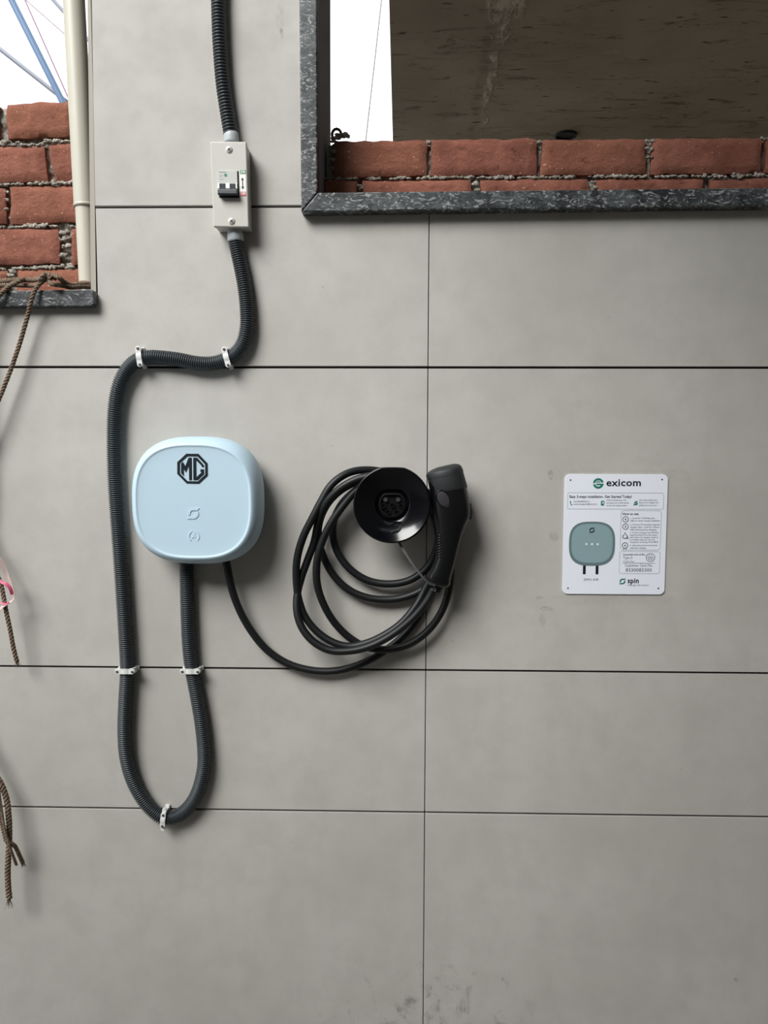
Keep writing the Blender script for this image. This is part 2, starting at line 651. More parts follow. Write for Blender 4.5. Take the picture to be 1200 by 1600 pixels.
core = G()
CY0, CY1 = T-0.001, 0.25
core.box(WL, WR, CY0, CY1, -0.02, LZ-0.004)
core.box(LX+0.003, RX, CY0, CY1, LZ-0.004, TOPZ)
core.box(RX, WR, CY0, CY1, LZ-0.004, RZ)
core.box(WL, WR, CY0, CY1, TOPZ-0.25, TOPZ)
core.box(WL, OL, CY0, CY1, LZ-0.004, TOPZ)
core.box(OR_, WR, CY0, CY1, RZ, TOPZ)
wall = core.obj('wall_back', 'grout')
tag(wall, 'grey tiled wall carrying the charger, cables and sign', 'wall', kind='structure')


def tile(pts):
    g = G()
    g.prism(pts, -T, 0.0)
    bevel(g.obj('tile', 'tile', wall), 0.0007, 1)


def rect(x0, x1, z0, z1):
    return [(x0, z0), (x1, z0), (x1, z1), (x0, z1)]


cols = [(WL, XJ-1.204), (XJ-1.204, XJ), (XJ, XJ+1.204), (XJ+1.204, WR)]
for (a, b) in cols:
    for (z0, z1) in ((-0.02, Z3-0.607), (Z3-0.607, Z3), (Z3, Z2), (Z2, Z1)):
        tile(rect(a+JV, b-JV, z0+JH, z1-JH))
# row under the openings
xa = XJ-1.204
tile(rect(WL+JV, xa-JV, Z1+JH, LZ))
LXT = P(153, 470).x
tile([(xa+JV, Z1+JH), (XJ-JV, Z1+JH), (XJ-JV, RZ), (RX, RZ), (RX, Z0-JH), (LXT, Z0-JH), (LXT, LZ), (xa+JV, LZ)])
tile(rect(XJ+JV, XJ+1.204-JV, Z1+JH, RZ))
tile(rect(XJ+1.204+JV, WR, Z1+JH, RZ))
# pier between the openings and lintel
tl = P(145, 0).x
tile([(LXT-0.001, Z0+JH), (RX, Z0+JH), (RX, TOPZ-0.25), (tl, TOPZ-0.25)])
tile(rect(WL, XJ-JV, TOPZ-0.25+JH*2, TOPZ))
tile(rect(XJ+JV, WR, TOPZ-0.25+JH*2, TOPZ))

tile(rect(WL, xa-JV, LZ+JH*2, TOPZ-0.25))
tile(rect(xa+JV, OL, LZ+JH*2, TOPZ-0.25))
tile(rect(OR_, WR, RZ+JH*2, TOPZ-0.25))

# cream strip beside the down pipe
g = G()
za, zb = P(150, 470).z, TOPZ-0.26
p0, p1 = P(146.4, 474, -0.012), P(140, 0, -0.012)
wd = 0.0052
ext = (zb-p1.z)/(p1.z-p0.z)
p2 = p1+(p1-p0)*ext
g.add([(p0.x-wd, 0.012, p0.z), (p0.x+wd, 0.012, p0.z), (p2.x+wd*0.7, 0.012, p2.z), (p2.x-wd*0.7, 0.012, p2.z),
       (p0.x-wd, 0.03, p0.z), (p0.x+wd, 0.03, p0.z), (p2.x+wd*0.7, 0.03, p2.z), (p2.x-wd*0.7, 0.03, p2.z)],
      [(0, 1, 2, 3), (7, 6, 5, 4), (0, 4, 5, 1), (1, 5, 6, 2), (2, 6, 7, 3), (3, 7, 4, 0)])
tag(g.obj('trim_1', 'trim_cream'), 'thin cream edging strip between the down pipe and the wall tiles', 'trim', kind='structure')

# granite frame of the large opening
win = thing('window_1', (RX, 0, RZ), 'dark granite frame around the large opening above the sign', 'window frame', kind='structure')
FD = 0.026


def frame_piece(name, pts, mat='granite', d0=-0.012, d1=FD):
    g = G()
    g.prism(pts, d0, d1)
    return bevel(g.obj(name, mat, win), 0.0025, 2)


oc, ic = XZ(470.5, 331, FD), XZ(496.5, 300.5, FD)
ob_r, ib_r = XZ(1200, 321.5, FD), XZ(1200, 293, FD)
kx = (OR_-oc[0])/(ob_r[0]-oc[0])
bo = (OR_, oc[1]+(ob_r[1]-oc[1])*kx)
bi = (OR_, ic[1]+(ib_r[1]-ic[1])*(OR_-ic[0])/(ib_r[0]-ic[0]))
jt, jti = XZ(467.5, 0, FD), XZ(495.5, 0, FD)
ex = (TOPZ-0.25-jt[1])/(jt[1]-oc[1])
jo = (jt[0]+(jt[0]-oc[0])*ex, TOPZ-0.25)
ji = (jti[0]+(jti[0]-ic[0])*ex, TOPZ-0.25)
frame_piece('jamb', [oc, (ic[0]-0.0006, ic[1]+0.0006), ji, jo])
frame_piece('sill', [(oc[0]+0.0006, oc[1]), bo, bi, (ic[0], ic[1]-0.0003)])
# lining of the left reveal
g = G()
rx = P(516.5, 150, -0.25).x
g.add([(ic[0]-0.004, -0.012+0.026, ic[1]-0.01), (rx, 0.25, ic[1]-0.01), (rx-0.02, 0.25, ic[1]-0.01), (RX-0.001, 0.012, ic[1]-0.01),
       (ic[0]-0.004, -0.012+0.026, TOPZ-0.25), (rx, 0.25, TOPZ-0.25), (rx-0.02, 0.25, TOPZ-0.25), (RX-0.001, 0.012, TOPZ-0.25)],
      [(0, 1, 2, 3), (7, 6, 5, 4), (0, 4, 5, 1), (1, 5, 6, 2), (2, 6, 7, 3), (3, 7, 4, 0)])
g.obj('reveal_lining', 'lining', win)

# granite sill of the small opening
g = G()
SD = 0.020
a, b_ = XZ(0, 454.5, SD), XZ(146, 452.0, SD)
c_, d_ = XZ(0, 479, SD), XZ(146, 478.0, SD)
kk = (b_[0]-OL+0.01)/(b_[0]-a[0])
g.prism([(OL-0.01, b_[1]+(a[1]-b_[1])*kk), (OL-0.01, d_[1]+(c_[1]-d_[1])*kk), (d_[0]-0.004, d_[1]), (d_[0]+0.001, d_[1]+0.006), (b_[0], b_[1]-0.004), (b_[0]-0.004, b_[1])], -0.11, SD)
sill2 = bevel(g.obj('window_2', 'granite', origin=P(75, 466, 0)), 0.0015, 2)
tag(sill2, 'dark granite sill under the small brick-filled opening', 'window sill', kind='structure')

# ------------------------------------------------------------------ brick infill
random.seed(4)
BD = -0.115      # brick face, behind the tile face


def rough_brick(parent, pts, name='brick', depth=0.10, seed=0):
    """pts: four pixel corners TL, TR, BR, BL of the brick face"""
    d = BD + random.uniform(-0.002, 0.002)
    q = [P(x, y, d) for x, y in pts]
    nx, nz = 22, 8
    g = G()
    vs = []
    for j in range(nz+1):
        for i in range(nx+1):
            u, v = i/nx, j/nz
            p = (q[3]*(1-u)+q[2]*u)*(1-v)+(q[0]*(1-u)+q[1]*u)*v
            e = min(u*(q[1]-q[0]).length, (1-u)*(q[1]-q[0]).length, v*(q[0]-q[3]).length, (1-v)*(q[0]-q[3]).length)
            n1 = noise.noise(Vector((p.x*22+seed*7, p.z*34, seed)))
            n2 = noise.noise(Vector((p.x*70+seed*3, p.z*110, seed+5)))
            round_ = 0.006*max(0, 1-e/0.007)**2
            edge = (e < 1e-6)
            off = Vector((0, round_ + n1*0.0022 + n2*0.0012, 0))
            if edge:
                off += Vector((noise.noise(p*45+Vector((seed, 0, 0)))*0.0035, 0, noise.noise(p*45+Vector((0, seed, 3)))*0.003))
            vs.append(p+off)
    fs = [(j*(nx+1)+i, j*(nx+1)+i+1, (j+1)*(nx+1)+i+1, (j+1)*(nx+1)+i) for j in range(nz) for i in range(nx)]
    border = [i for i in range(nx+1)] + [j*(nx+1)+nx for j in range(1, nz+1)] + [nz*(nx+1)+i for i in range(nx-1, -1, -1)] + [j*(nx+1) for j in range(nz-1, 0, -1)]
    nb = len(vs)
    for b in border:
        vs.append(vs[b]+Vector((0, depth, 0)))
    m_ = len(border)
    fs += [(border[i], border[(i+1) % m_], nb+(i+1) % m_, nb+i) for i in range(m_)]
    fs.append(tuple(nb+i for i in range(m_)))
    g.add(vs, fs)
    return g.obj(name, 'brick', parent, smooth=50)


def mortar_bed(parent, x0, x1, z0, ztop, y0, seed, step=0.0030):
    """lumpy cement behind and between the bricks; ztop(x) gives its upper edge"""
    nx = int((x1-x0)/step)
    nz = int((ztop((x0+x1)/2)-z0)/step)
    vs, fs = [], []
    for j in range(nz+1):
        for i in range(nx+1):
            x = x0+(x1-x0)*i/nx
            zt = ztop(x)
            z = z0+(zt-z0)*j/nz
            n1 = noise.noise(Vector((x*70, z*70, seed)))
            n2 = noise.noise(Vector((x*190, z*190, seed+3)))
            n3 = noise.noise(Vector((x*14, z*30, seed+9)))
            y = y0 - n1*0.0065 - n2*0.0045 - n3*0.006
            zz = z + (noise.noise(Vector((x*60, seed, 1)))*0.004 if j == nz else 0)
            vs.append((x, y, zz))
    for j in range(nz):
        for i in range(nx):
            k = j*(nx+1)+i
            fs.append((k, k+1, k+nx+2, k+nx+1))
    nb = len(vs)
    edge = [nz*(nx+1)+i for i in range(nx+1)]
    for e in edge:
        vs.append((vs[e][0], 0.228, vs[e][2]))
    fs += [(edge[i], edge[i+1], nb+i+1, nb+i) for i in range(nx)]
    # back face
    n2_ = len(vs)
    vs += [(x0, 0.228, z0), (x1, 0.228, z0)]
    fs.append((n2_, n2_+1, nb+nx, nb))
    return mk('mortar', vs, fs, 'mortar', parent, smooth=True)


lb = thing('wall_left', P(60, 440, BD), 'rough red brick infill in the small opening beside the cream pipe', 'brick wall', kind='structure')
left_bricks = [
    [(8, 161, ), (112, 156.5), (112, 211.5), (9, 214)],
    [(-160, 167), (-6, 163), (-6, 215), (-160, 218)],
    [(-100, 230), (66, 228), (72, 281), (-100, 287)],
    [(72, 224), (160, 221), (160, 280), (84, 281.5)],
    [(14, 291), (150, 287), (150, 345), (15, 349)],
    [(-150, 295), (6, 292), (8, 348), (-150, 352)],
    [(-90, 358), (90, 357), (91, 411), (-90, 413)],
    [(110, 357), (170, 356), (170, 411), (110, 412)],
    [(-150, 424), (9, 423), (11, 455), (-150, 456)],
    [(25, 422), (160, 418), (160, 474), (23, 476)],
]
for k, c in enumerate(left_bricks):
    rough_brick(lb, c, seed=k+1)
t1, t2 = P(0, 164, BD-0.01), P(112, 158, BD-0.01)
mortar_bed(lb, P(-165, 300, BD).x, LX+0.03, P(0, 474, BD).z, lambda x: (t1.z-0.004)+(t2.z-t1.z)*(x-t1.x)/(t2.x-t1.x), -BD+0.0190, 2.0)
# cement squeezed out of the joints, a few blobs that stand proud
g = G()


def blob(g, c, r, sq=(1, 1, 1), seed=0):
    bm = bmesh.new()
    bmesh.ops.create_icosphere(bm, subdivisions=2, radius=1.0)
    vs = []
    for v in bm.verts:
        k = 1+0.55*noise.noise(v.co*1.6+Vector((seed*1.3, seed*2.1, 0)))+0.3*noise.noise(v.co*4+Vector((seed, 0, 0)))
        vs.append(c+Vector((v.co.x*sq[0], v.co.y*sq[1], v.co.z*sq[2]))*r*k)
    fs = [tuple(v.index for v in f.verts) for f in bm.faces]
    bm.free()
    g.add(vs, fs)


def crumbs(g, x, y, r, k):
    rnd = random.Random(k)
    for q in range(5):
        sz = rnd.uniform(0.28, 0.62)*r*S(BD)
        blob(g, P(x+rnd.uniform(-0.9, 0.9)*r, y+rnd.uniform(-0.3, 0.3)*r, BD-rnd.uniform(0.005, 0.009)), sz, (rnd.uniform(0.9, 1.6), 0.8, rnd.uniform(0.6, 1.1)), k*5+q)


def top_bed(g, bricks, seed):
    """ragged cement lying on the top edge of each brick"""
    rnd = random.Random(seed)
    for br_ in bricks:
        (xa_, ya_), (xb_, yb_) = br_[0], br_[1]
        n_ = int((xb_-xa_+8)/3.2)
        for i in range(n_):
            if noise.noise(Vector((i*0.23, ya_*0.1+seed, xa_*0.05))) > 0.32:
                continue
            t = i/n_
            x, y = xa_-4+(xb_-xa_+8)*t, ya_+(yb_-ya_)*t-rnd.uniform(0.8, 3.4)
            blob(g, P(x, y, BD-rnd.uniform(0.004, 0.011)), rnd.uniform(1.6, 3.1)*S(BD), (rnd.uniform(1.0, 1.8), 1.3, rnd.uniform(0.7, 1.1)), rnd.uniform(0, 90))


top_bed(g, left_bricks[2:], 3)
for k, (x, y, r) in enumerate([(99, 364, 7), (98, 376, 6), (102, 386, 6), (99, 398, 7), (104, 372, 5), (60, 352, 6), (50, 353, 7), (42, 352, 5), (70, 351, 5),
                               (75, 417, 5), (84, 416, 5), (56, 418, 5), (66, 417, 5), (95, 416, 5), (110, 414, 5), (12, 222, 5), (4, 222, 5), (76, 220, 5), (85, 220, 4),
                               (10, 300, 4), (9, 312, 4), (10, 326, 4), (20, 424, 5), (16, 429, 5), (60, 287, 4), (70, 285, 4), (85, 284, 4), (96, 284, 4), (28, 223, 4)]):
    crumbs(g, x, y, r, k)
g.obj('mortar_lumps', 'mortar', lb, smooth=True)['kind'] = 'stuff'

rb = thing('wall_right', P(850, 300, BD), 'rough red brick infill in the large granite-framed opening', 'brick wall', kind='structure')
right_bricks = [
    [(522, 219), (667, 218.5), (667, 272), (522, 277)],
    [(674, 217), (840, 215), (839, 271), (673, 273.5)],
    [(848, 217), (1010, 215.5), (1010, 270), (846, 272.5)],
    [(1021, 215.5), (1191, 214), (1190, 269.5), (1019, 270.5)],
    [(1199, 214), (1362, 211), (1362, 267), (1198, 269)],
    [(1370, 211), (1530, 208), (1530, 265), (1370, 267)],
    [(505, 281), (558, 281), (558, 330), (505, 332)],
    [(567, 282), (737, 279.5), (737, 330), (567, 332)],
    [(751, 280), (921, 279), (921, 330), (751, 332)],
    [(932, 279), (1101, 278), (1101, 330), (932, 332)],
    [(1112, 278.5), (1280, 275), (1280, 328), (1112, 330)],
    [(1290, 275), (1450, 272), (1450, 326), (1290, 328)],
]
for k, c in enumerate(right_bricks):
    rough_brick(rb, c, seed=k+31)
t3, t4 = P(640, 220, BD-0.01), P(1190, 215.5, BD-0.01)
mortar_bed(rb, RX+0.022, P(1540, 250, BD).x, P(850, 330, BD).z, lambda x: (t3.z-0.003)+(t4.z-t3.z)*(x-t3.x)/(t4.x-t3.x), -BD+0.0190, 7.0)
g = G()
top_bed(g, right_bricks[6:], 5)
for k, (x, y, r) in enumerate([(670, 223, 5), (843, 221, 5), (1015, 220, 5), (1016, 232, 5), (1016, 246, 4), (1195, 217, 5), (743, 288, 6), (745, 296, 5), (800, 276, 4), (730, 277, 4),
                               (940, 276, 5), (960, 275, 5), (980, 275, 4), (926, 284, 4), (927, 292, 5), (1100, 274, 4), (1120, 274, 5), (1150, 273, 5), (1168, 274, 4), (1185, 273, 5),
                               (850, 277, 4), (690, 277, 4), (562, 290, 4), (531, 212, 7), (538, 213, 6), (541, 210, 5), (526, 216, 6), (521, 222, 5), (522, 235, 5), (521, 262, 5), (523, 250, 6), (520, 285, 7)]):
    crumbs(g, x, y, r, k+50)
g.obj('mortar_lumps', 'mortar', rb, smooth=True)['kind'] = 'stuff'

# ------------------------------------------------------------------ surroundings
g = G().box(-14, 14, -14, 14, -0.30, -0.02)
tag(g.obj('floor', 'ground'), 'grey cement ground', 'floor', kind='structure')
# unseen slab and walls, added to block and shape the daylight on the wall
g = G().box(-0.53, 4.2, -3.09, -0.02, 3.44, 3.58)
tag(g.obj('ceiling_blocker', 'blocker_grey'), 'unseen slab added to block sky light over the right side of the tiled wall', 'ceiling_blocker', kind='structure')
g = G().box(0.98, 1.18, -3.09, -0.04, -0.02, 3.44)
tag(g.obj('wall_side_blocker', 'blocker_grey'), 'unseen plain wall added to darken the right side of the tiled wall', 'wall', kind='structure')
g = G().box(-7.4, 4.2, -3.29, -3.09, -0.02, 3.28)
tag(g.obj('wall_front_blocker', 'blocker_grey'), 'unseen plain wall facing the tiled wall, added to cut the light from the front', 'wall', kind='structure')

# room behind the large opening: raw slab seen from below
ZS = 3.0
e0, e1 = PZ(608, 0, ZS), PZ(614, 216, ZS)
ex0 = e0.x
room = thing('wall_room', (ex0, 0.6, ZS), 'raw concrete slab of the unfinished room behind the large opening, with unseen walls added to darken it', 'concrete room', kind='structure')
g = G().box(ex0, 3.2, 0.30, 5.2, ZS, ZS+0.13)
g.obj('slab', 'concrete', room)
G().box(3.05, 3.2, 0.30, 5.2, -0.02, ZS).obj('side_wall', 'concrete', room)  # unseen room walls, put in to keep the slab dark
G().box(ex0+0.25, 3.05, 5.05, 5.2, -0.02, ZS).obj('end_wall', 'concrete', room)
pc = PZ(884, 210, ZS)
g = G()
n = 28
ring = lambda r, z: [Vector((pc.x+r*math.cos(2*math.pi*k/n), pc.y+r*math.sin(2*math.pi*k/n), z)) for k in range(n)]
g.loft([ring(0.054, ZS+0.02), ring(0.054, ZS-0.012), ring(0.047, ZS-0.012), ring(0.047, ZS-0.001)], True, True)
g.obj('ceiling_hole', 'black_slot', room)

# ================================================================== background poles and wires
def straight(name, a, b, r, mat, label, cat, y, ext=0.35, sides=10, group=None):
    p, q = P(*a, -y), P(*b, -y)
    dr = (q-p)
    path = [p-dr*ext, p, q, q+dr*ext]
    o = G().tube(path, r, sides).obj(name, mat, None, True, origin=q)
    return tag(o, label, cat, group)


straight('pole', (16, -4), (97, 158), 0.0100, 'blue_paint', 'slanting blue painted pole against the sky at upper left', 'pole', 0.9, 0.5)
straight('cable', (-6, 72), (84, 143), 0.0070, 'grey_steel', 'grey cable slanting down to the blue pole', 'cable', 1.0, 0.35)
straight('cable', (78, -6), (141, 66), 0.0060, 'grey_steel', 'grey cable passing behind the top of the cream pipe', 'cable', 1.1, 0.5)
straight('wire', (38, -2), (108, 156), 0.0026, 'wire_pink', 'thin pinkish wire beside the blue pole', 'wire', 1.2, 0.5, 6)
straight('wire', (38, -2), (136, 84), 0.0018, 'wire_pink', 'hair-thin pinkish wire running behind the cream pipe', 'wire', 1.3, 0.4, 6)
straight('wire', (597, -10), (571, 222), 0.0024, 'wire_grey', 'pale wire hanging across the bright gap in the large opening', 'wire', 0.9, 0.5, 6)

# ------------------------------------------------------------------ cream down pipe
PY = -0.058
pa, pm, pb = P(115.5, 0, PY), P(132.5, 322, PY), P(138.5, 452, PY)
pt_ = pa+(pa-pm)*0.6
pipe = thing('down_pipe', pb, 'leaning cream plastic pipe in front of the bricks', 'pipe')
G().tube(resample([pt_, pa, pm], 0.05), 0.0212, 24).obj('pipe', 'pvc_cream', pipe, 60)
G().tube([pm-(pm-pa).normalized()*0.03, pm, pb+(pb-pm)*0.35], [0.0188, 0.0188, 0.0180], 24).obj('lower_pipe', 'pvc_cream', pipe, 60)
dn = (pm-pa).normalized()
G().tube([pm-dn*0.004, pm-dn*0.002, pm+dn*0.002, pm+dn*0.004], [0.0205, 0.0222, 0.0222, 0.0195], 24).obj('socket_rim', 'pvc_cream', pipe, 60)

# ================================================================== conduit
def conduit(pts, pitch):
    """pts: (px, py, d); ribbed hose"""
    path = resample(catmull([P(x, y, d) for x, y, d in pts], 20), pitch/5)
    rad = [(0.0138, 0.0143, 0.0138, 0.0114, 0.0112)[i % 5] for i in range(len(path))]
    return G().tube(path, rad, 16)


CD = 0.0155
BXD = 0.042
c = conduit([(343, -560, CD), (342.5, -400, CD), (342, -200, CD), (341.5, -60, CD), (341.5, 0, CD), (342.5, 40, CD), (344.5, 80, CD), (348.5, 130, CD), (355, 175, CD), (361, 212, CD)], 0.0060)
o = c.obj('conduit', 'conduit', None, True, origin=P(361, 212, CD))
tag(o, 'dark grey ribbed conduit entering the switch box from above', 'conduit')
c = conduit([(367.5, 374, CD), (371, 392, CD), (377, 420, CD), (382.5, 450, CD), (385.5, 480, CD), (386, 508, CD), (380, 535, CD), (368, 552, CD),
             (352, 562, CD), (330, 568, CD), (305, 567, CD), (280, 562, CD), (255, 559, CD), (235, 558, CD), (216, 562, CD),
             (201, 574, CD), (190, 592, CD), (183, 614, CD), (179, 645, CD), (178, 690, CD), (179, 740, CD), (182.5, 800, CD), (187, 860, CD), (192, 930, CD), (196.5, 1000, CD), (198.5, 1048, CD),
             (196, 1095, CD), (194.5, 1140, CD), (197, 1180, CD), (206, 1215, CD), (221, 1245, CD), (238, 1266, CD), (255, 1277, CD),
             (274, 1276, CD), (291, 1265, CD), (305, 1246, CD), (314, 1222, CD), (319, 1195, CD), (318.5, 1165, CD), (314, 1125, CD), (307, 1085, CD), (300, 1048, CD),
             (295.5, 1010, CD), (293, 960, CD), (292, 920, CD), (291.5, 876, CD)], 0.0042)
o = c.obj('conduit', 'conduit', None, True, origin=P(255, 1277, CD))
tag(o, 'dark grey ribbed conduit looping from the switch box down and up into the charger', 'conduit')


# ------------------------------------------------------------------ clips
def clip(px, py, ang, label, tall=False):
    """white saddle clamp round the conduit; ang = direction of its front bar in degrees from horizontal"""
    c = P(px, py, CD)
    e = thing('conduit_clip', Vector((c.x, 0, c.z)), label, 'clip', 'white conduit clips')
    ca, sa = math.cos(math.radians(ang)), math.sin(math.radians(ang))

    def W(u, v, d):                    # u along the bar, v along the conduit, d from wall
        return Vector((c.x+u*ca-v*sa, -d, c.z+u*sa+v*ca))
    # base and band that closes round the conduit
    outer = []
    R, n = 0.0175, 28
    prof_o, prof_i = [], []
    for k in range(n):
        a = 2*math.pi*k/n
        prof_o.append((math.cos(a)*R*(1.04), CD+math.sin(a)*R*0.98))
        prof_i.append((math.cos(a)*0.0146, CD+math.sin(a)*0.0146))
    hw = 0.0052 if not tall else 0.0042
    g = G()
    vs = [W(u, v, max(0.0005, d)) for v in (-hw, hw) for pr in (prof_o, prof_i) for u, d in pr]
    fs = []
    for i in range(n):
        j = (i+1) % n
        fs += [(i, j, n+j, n+i), (2*n+j, 2*n+i, 3*n+i, 3*n+j), (j, i, 2*n+i, 2*n+j), (n+i, n+j, 3*n+j, 3*n+i)]
    g.add(vs, fs)
    bevel(g.obj('band', 'clip_white', e, 50), 0.001, 2)
    g = G()
    bl, bw = 0.0205, 0.0045
    pr = [(-bl, -bw), (bl, -bw), (bl, bw), (-bl, bw)]
    g.add([W(u, v, d) for d in (0.0, 0.0055) for u, v in pr], [(3, 2, 1, 0), (4, 5, 6, 7), (0, 1, 5, 4), (1, 2, 6, 5), (2, 3, 7, 6), (3, 0, 4, 7)])
    bevel(g.obj('base', 'clip_white', e), 0.0012, 2)
    # front bar with eared ends
    g = G()
    L = 0.0205 if not tall else 0.0165
    ring = []
    for sgn in (1, -1):
        for k in range(9):
            a = math.radians(-90+180*k/8)
            ring.append((sgn*(L-0.005)+sgn*0.005*math.cos(a), sgn*0.0052*math.sin(a)))
    bar = []
    for (u, v) in ring:
        bar.append((u, v*(1.0 if abs(u) > L-0.006 else 1.25)))
    sub = []
    for u, v in bar:
        sub.append((u, v))
    d0 = 0.0300
    arch = lambda u: d0-0.0035*(abs(u)/L)**2
    m_ = len(sub)
    vs = [W(u, v, arch(u)) for u, v in sub]+[W(u, v, arch(u)+0.0040) for u, v in sub]
    g.add(vs, [tuple(range(m_)), tuple(reversed(range(m_, 2*m_)))]+[(i, (i+1) % m_, m_+(i+1) % m_, m_+i) for i in range(m_)])
    bevel(g.obj('front_bar', 'clip_white', e, 40), 0.0008, 2)
    for sgn in (1, -1):
        g = G()
        nn = 14
        cu, cvv = sgn*(L-0.0050), 0.0
        dd = arch(cu)+0.0038
        g.loft([[W(cu+r*math.cos(2*math.pi*k/nn), cvv+r*math.sin(2*math.pi*k/nn), d) for k in range(nn)] for r, d in ((0.0026, dd), (0.0026, dd+0.0008), (0.0018, dd+0.0012), (0.0014, dd+0.0006))])
        g.obj('screw', 'screw', e)
    if tall:
        for sgn in (1, -1):
            g = G()
            u0_, u1_ = sgn*0.013, sgn*0.0245
            ear = [(u0_, -0.0042), (u1_-sgn*0.003, -0.0042)]
            for k in range(1, 8):
                a = math.radians(-90+180*k/8)
                ear.append((u1_-sgn*0.0042+sgn*0.0042*math.cos(a), 0.0042*math.sin(a)))
            ear += [(u1_-sgn*0.003, 0.0042), (u0_, 0.0042)]
            mm = len(ear)
            g.add([W(u, v, 0.0235) for u, v in ear]+[W(u, v, 0.0270) for u, v in ear],
                  [tuple(range(mm)), tuple(reversed(range(mm, 2*mm)))]+[(i, (i+1) % mm, mm+(i+1) % mm, mm+i) for i in range(mm)])
            g.obj('ear', 'clip_white', e)
    return e


clip(199, 1046, 0, 'white clip on the left leg of the conduit loop')
clip(300, 1046, 0, 'white clip on the right leg of the conduit loop, under the charger')
clip(221, 558.5, 96, 'white clip at the left end of the short level conduit run')
clip(356, 559.5, 104, 'white clip at the bend below the switch box')
clip(258, 1276.5, 84, 'white clip at the bottom of the conduit loop', True)

# ================================================================== switch box
FT = [(328, 220.8), (384.9, 221.2), (388.7, 354.9), (333.3, 354.3)]
fq = [P(x, y, BXD) for x, y in FT]
box = thing('switch_box', Vector((fq[3].x+0.035, 0, fq[3].z)), 'cream isolator switch box between the two conduits', 'switch box')


def F2(u, v, d):
    """point on the switch box front, u right 0..1, v down 0..1"""
    p = (fq[0]*(1-u)+fq[1]*u)*(1-v)+(fq[3]*(1-u)+fq[2]*u)*v
    return Vector((p.x, -d, p.z))


def fbox(g, u0, u1, v0, v1, d0, d1):
    vs = [F2(u, v, d) for d in (d0, d1) for (u, v) in ((u0, v0), (u1, v0), (u1, v1), (u0, v1))]
    g.add(vs, [(3, 2, 1, 0), (4, 5, 6, 7), (0, 1, 5, 4), (1, 2, 6, 5), (2, 3, 7, 6), (3, 0, 4, 7)])
    return g


bevel(fbox(G(), 0.02, 0.98, 0.008, 0.992, 0.0, BXD-0.009).obj('body', 'enclosure', box), 0.002, 2)
bevel(fbox(G(), 0, 1, 0, 1, BXD-0.010, BXD).obj('cover', 'enclosure', box), 0.0022, 3)
for u, v in ((0.520, 0.096), (0.522, 0.932)):
    p = F2(u, v, BXD)
    g = G()
    n = 20
    g.loft([[Vector((p.x+r*math.cos(2*math.pi*k/n), -d, p.z+r*math.sin(2*math.pi*k/n))) for k in range(n)]
            for r, d in ((0.0065, BXD-0.001), (0.0065, BXD+0.0008), (0.0048, BXD+0.0022), (0.0018, BXD+0.0030))])
    sc_o = g.obj('screw', 'screw_white', box, 40)
    g = G()
    for a in (35, 125):
        ca, sa = math.cos(math.radians(a)), math.sin(math.radians(a))
        L_, w_ = 0.0032, 0.0008
        pts = [(L_, w_), (-L_, w_), (-L_, -w_), (L_, -w_)]
        g.prism([(p.x+x*ca-y*sa, p.z+x*sa+y*ca) for x, y in pts], BXD+0.0022, BXD+0.0033)
    g.obj('cross_slot', 'ink_black', sc_o)


def puv(x, y):
    """pixel on the switch box front to its u, v"""
    v = (y-221)/(354.6-221)
    xl = 328+(333.3-328)*v
    xr = 384.9+(388.7-384.9)*v
    return (x-xl)/(xr-xl), v


def fpx(g, x0, x1, y0, y1, d0, d1):
    ym = (y0+y1)/2
    u0_, v0_ = puv(x0, ym)
    u1_, v1_ = puv(x1, ym)
    return fbox(g, u0_, u1_, puv(0, y0)[1], puv(0, y1)[1], d0, d1)


bevel(fpx(G(), 341.5, 373.5, 267, 309, BXD-0.001, BXD+0.0006).obj('breaker_slot', 'black_slot', box), 0.0002, 1)
br = bevel(fpx(G(), 341.6, 371.4, 267.2, 288, BXD, BXD+0.0035).obj('breaker', 'breaker', box), 0.0006, 2)
g = G()
text(g, 'Schneider', 342.2, 353.4, 269.6, 1.7, BXD+0.0037, 0.01)
fpx(g, 351.2, 355.2, 272.3, 276.6, BXD+0.0034, BXD+0.0038)
g.obj('green_print', 'green_label', br)
g = G()
for (x0, x1, y0, y1) in ((343.4, 349.2, 274.2, 275.2), (343.4, 348.0, 276.6, 277.4), (343.4, 350.0, 280.4, 281.2)):
    fpx(g, x0, x1, y0, y1, BXD+0.0034, BXD+0.0037)
g.obj('grey_print', 'print_grey', br)
for x0, x1 in ((341.6, 344.2), (353.6, 360.2), (369.2, 371.6)):
    bevel(fpx(G(), x0, x1, 287.5, 296.5, BXD, BXD+0.006).obj('toggle_cheek', 'breaker_white', box), 0.0006, 2)
for x0, x1 in ((344.4, 353.4), (360.4, 369)):
    bevel(fpx(G(), x0, x1, 288, 298, BXD, BXD+0.0045).obj('toggle_stem', 'toggle', box), 0.0005, 1)
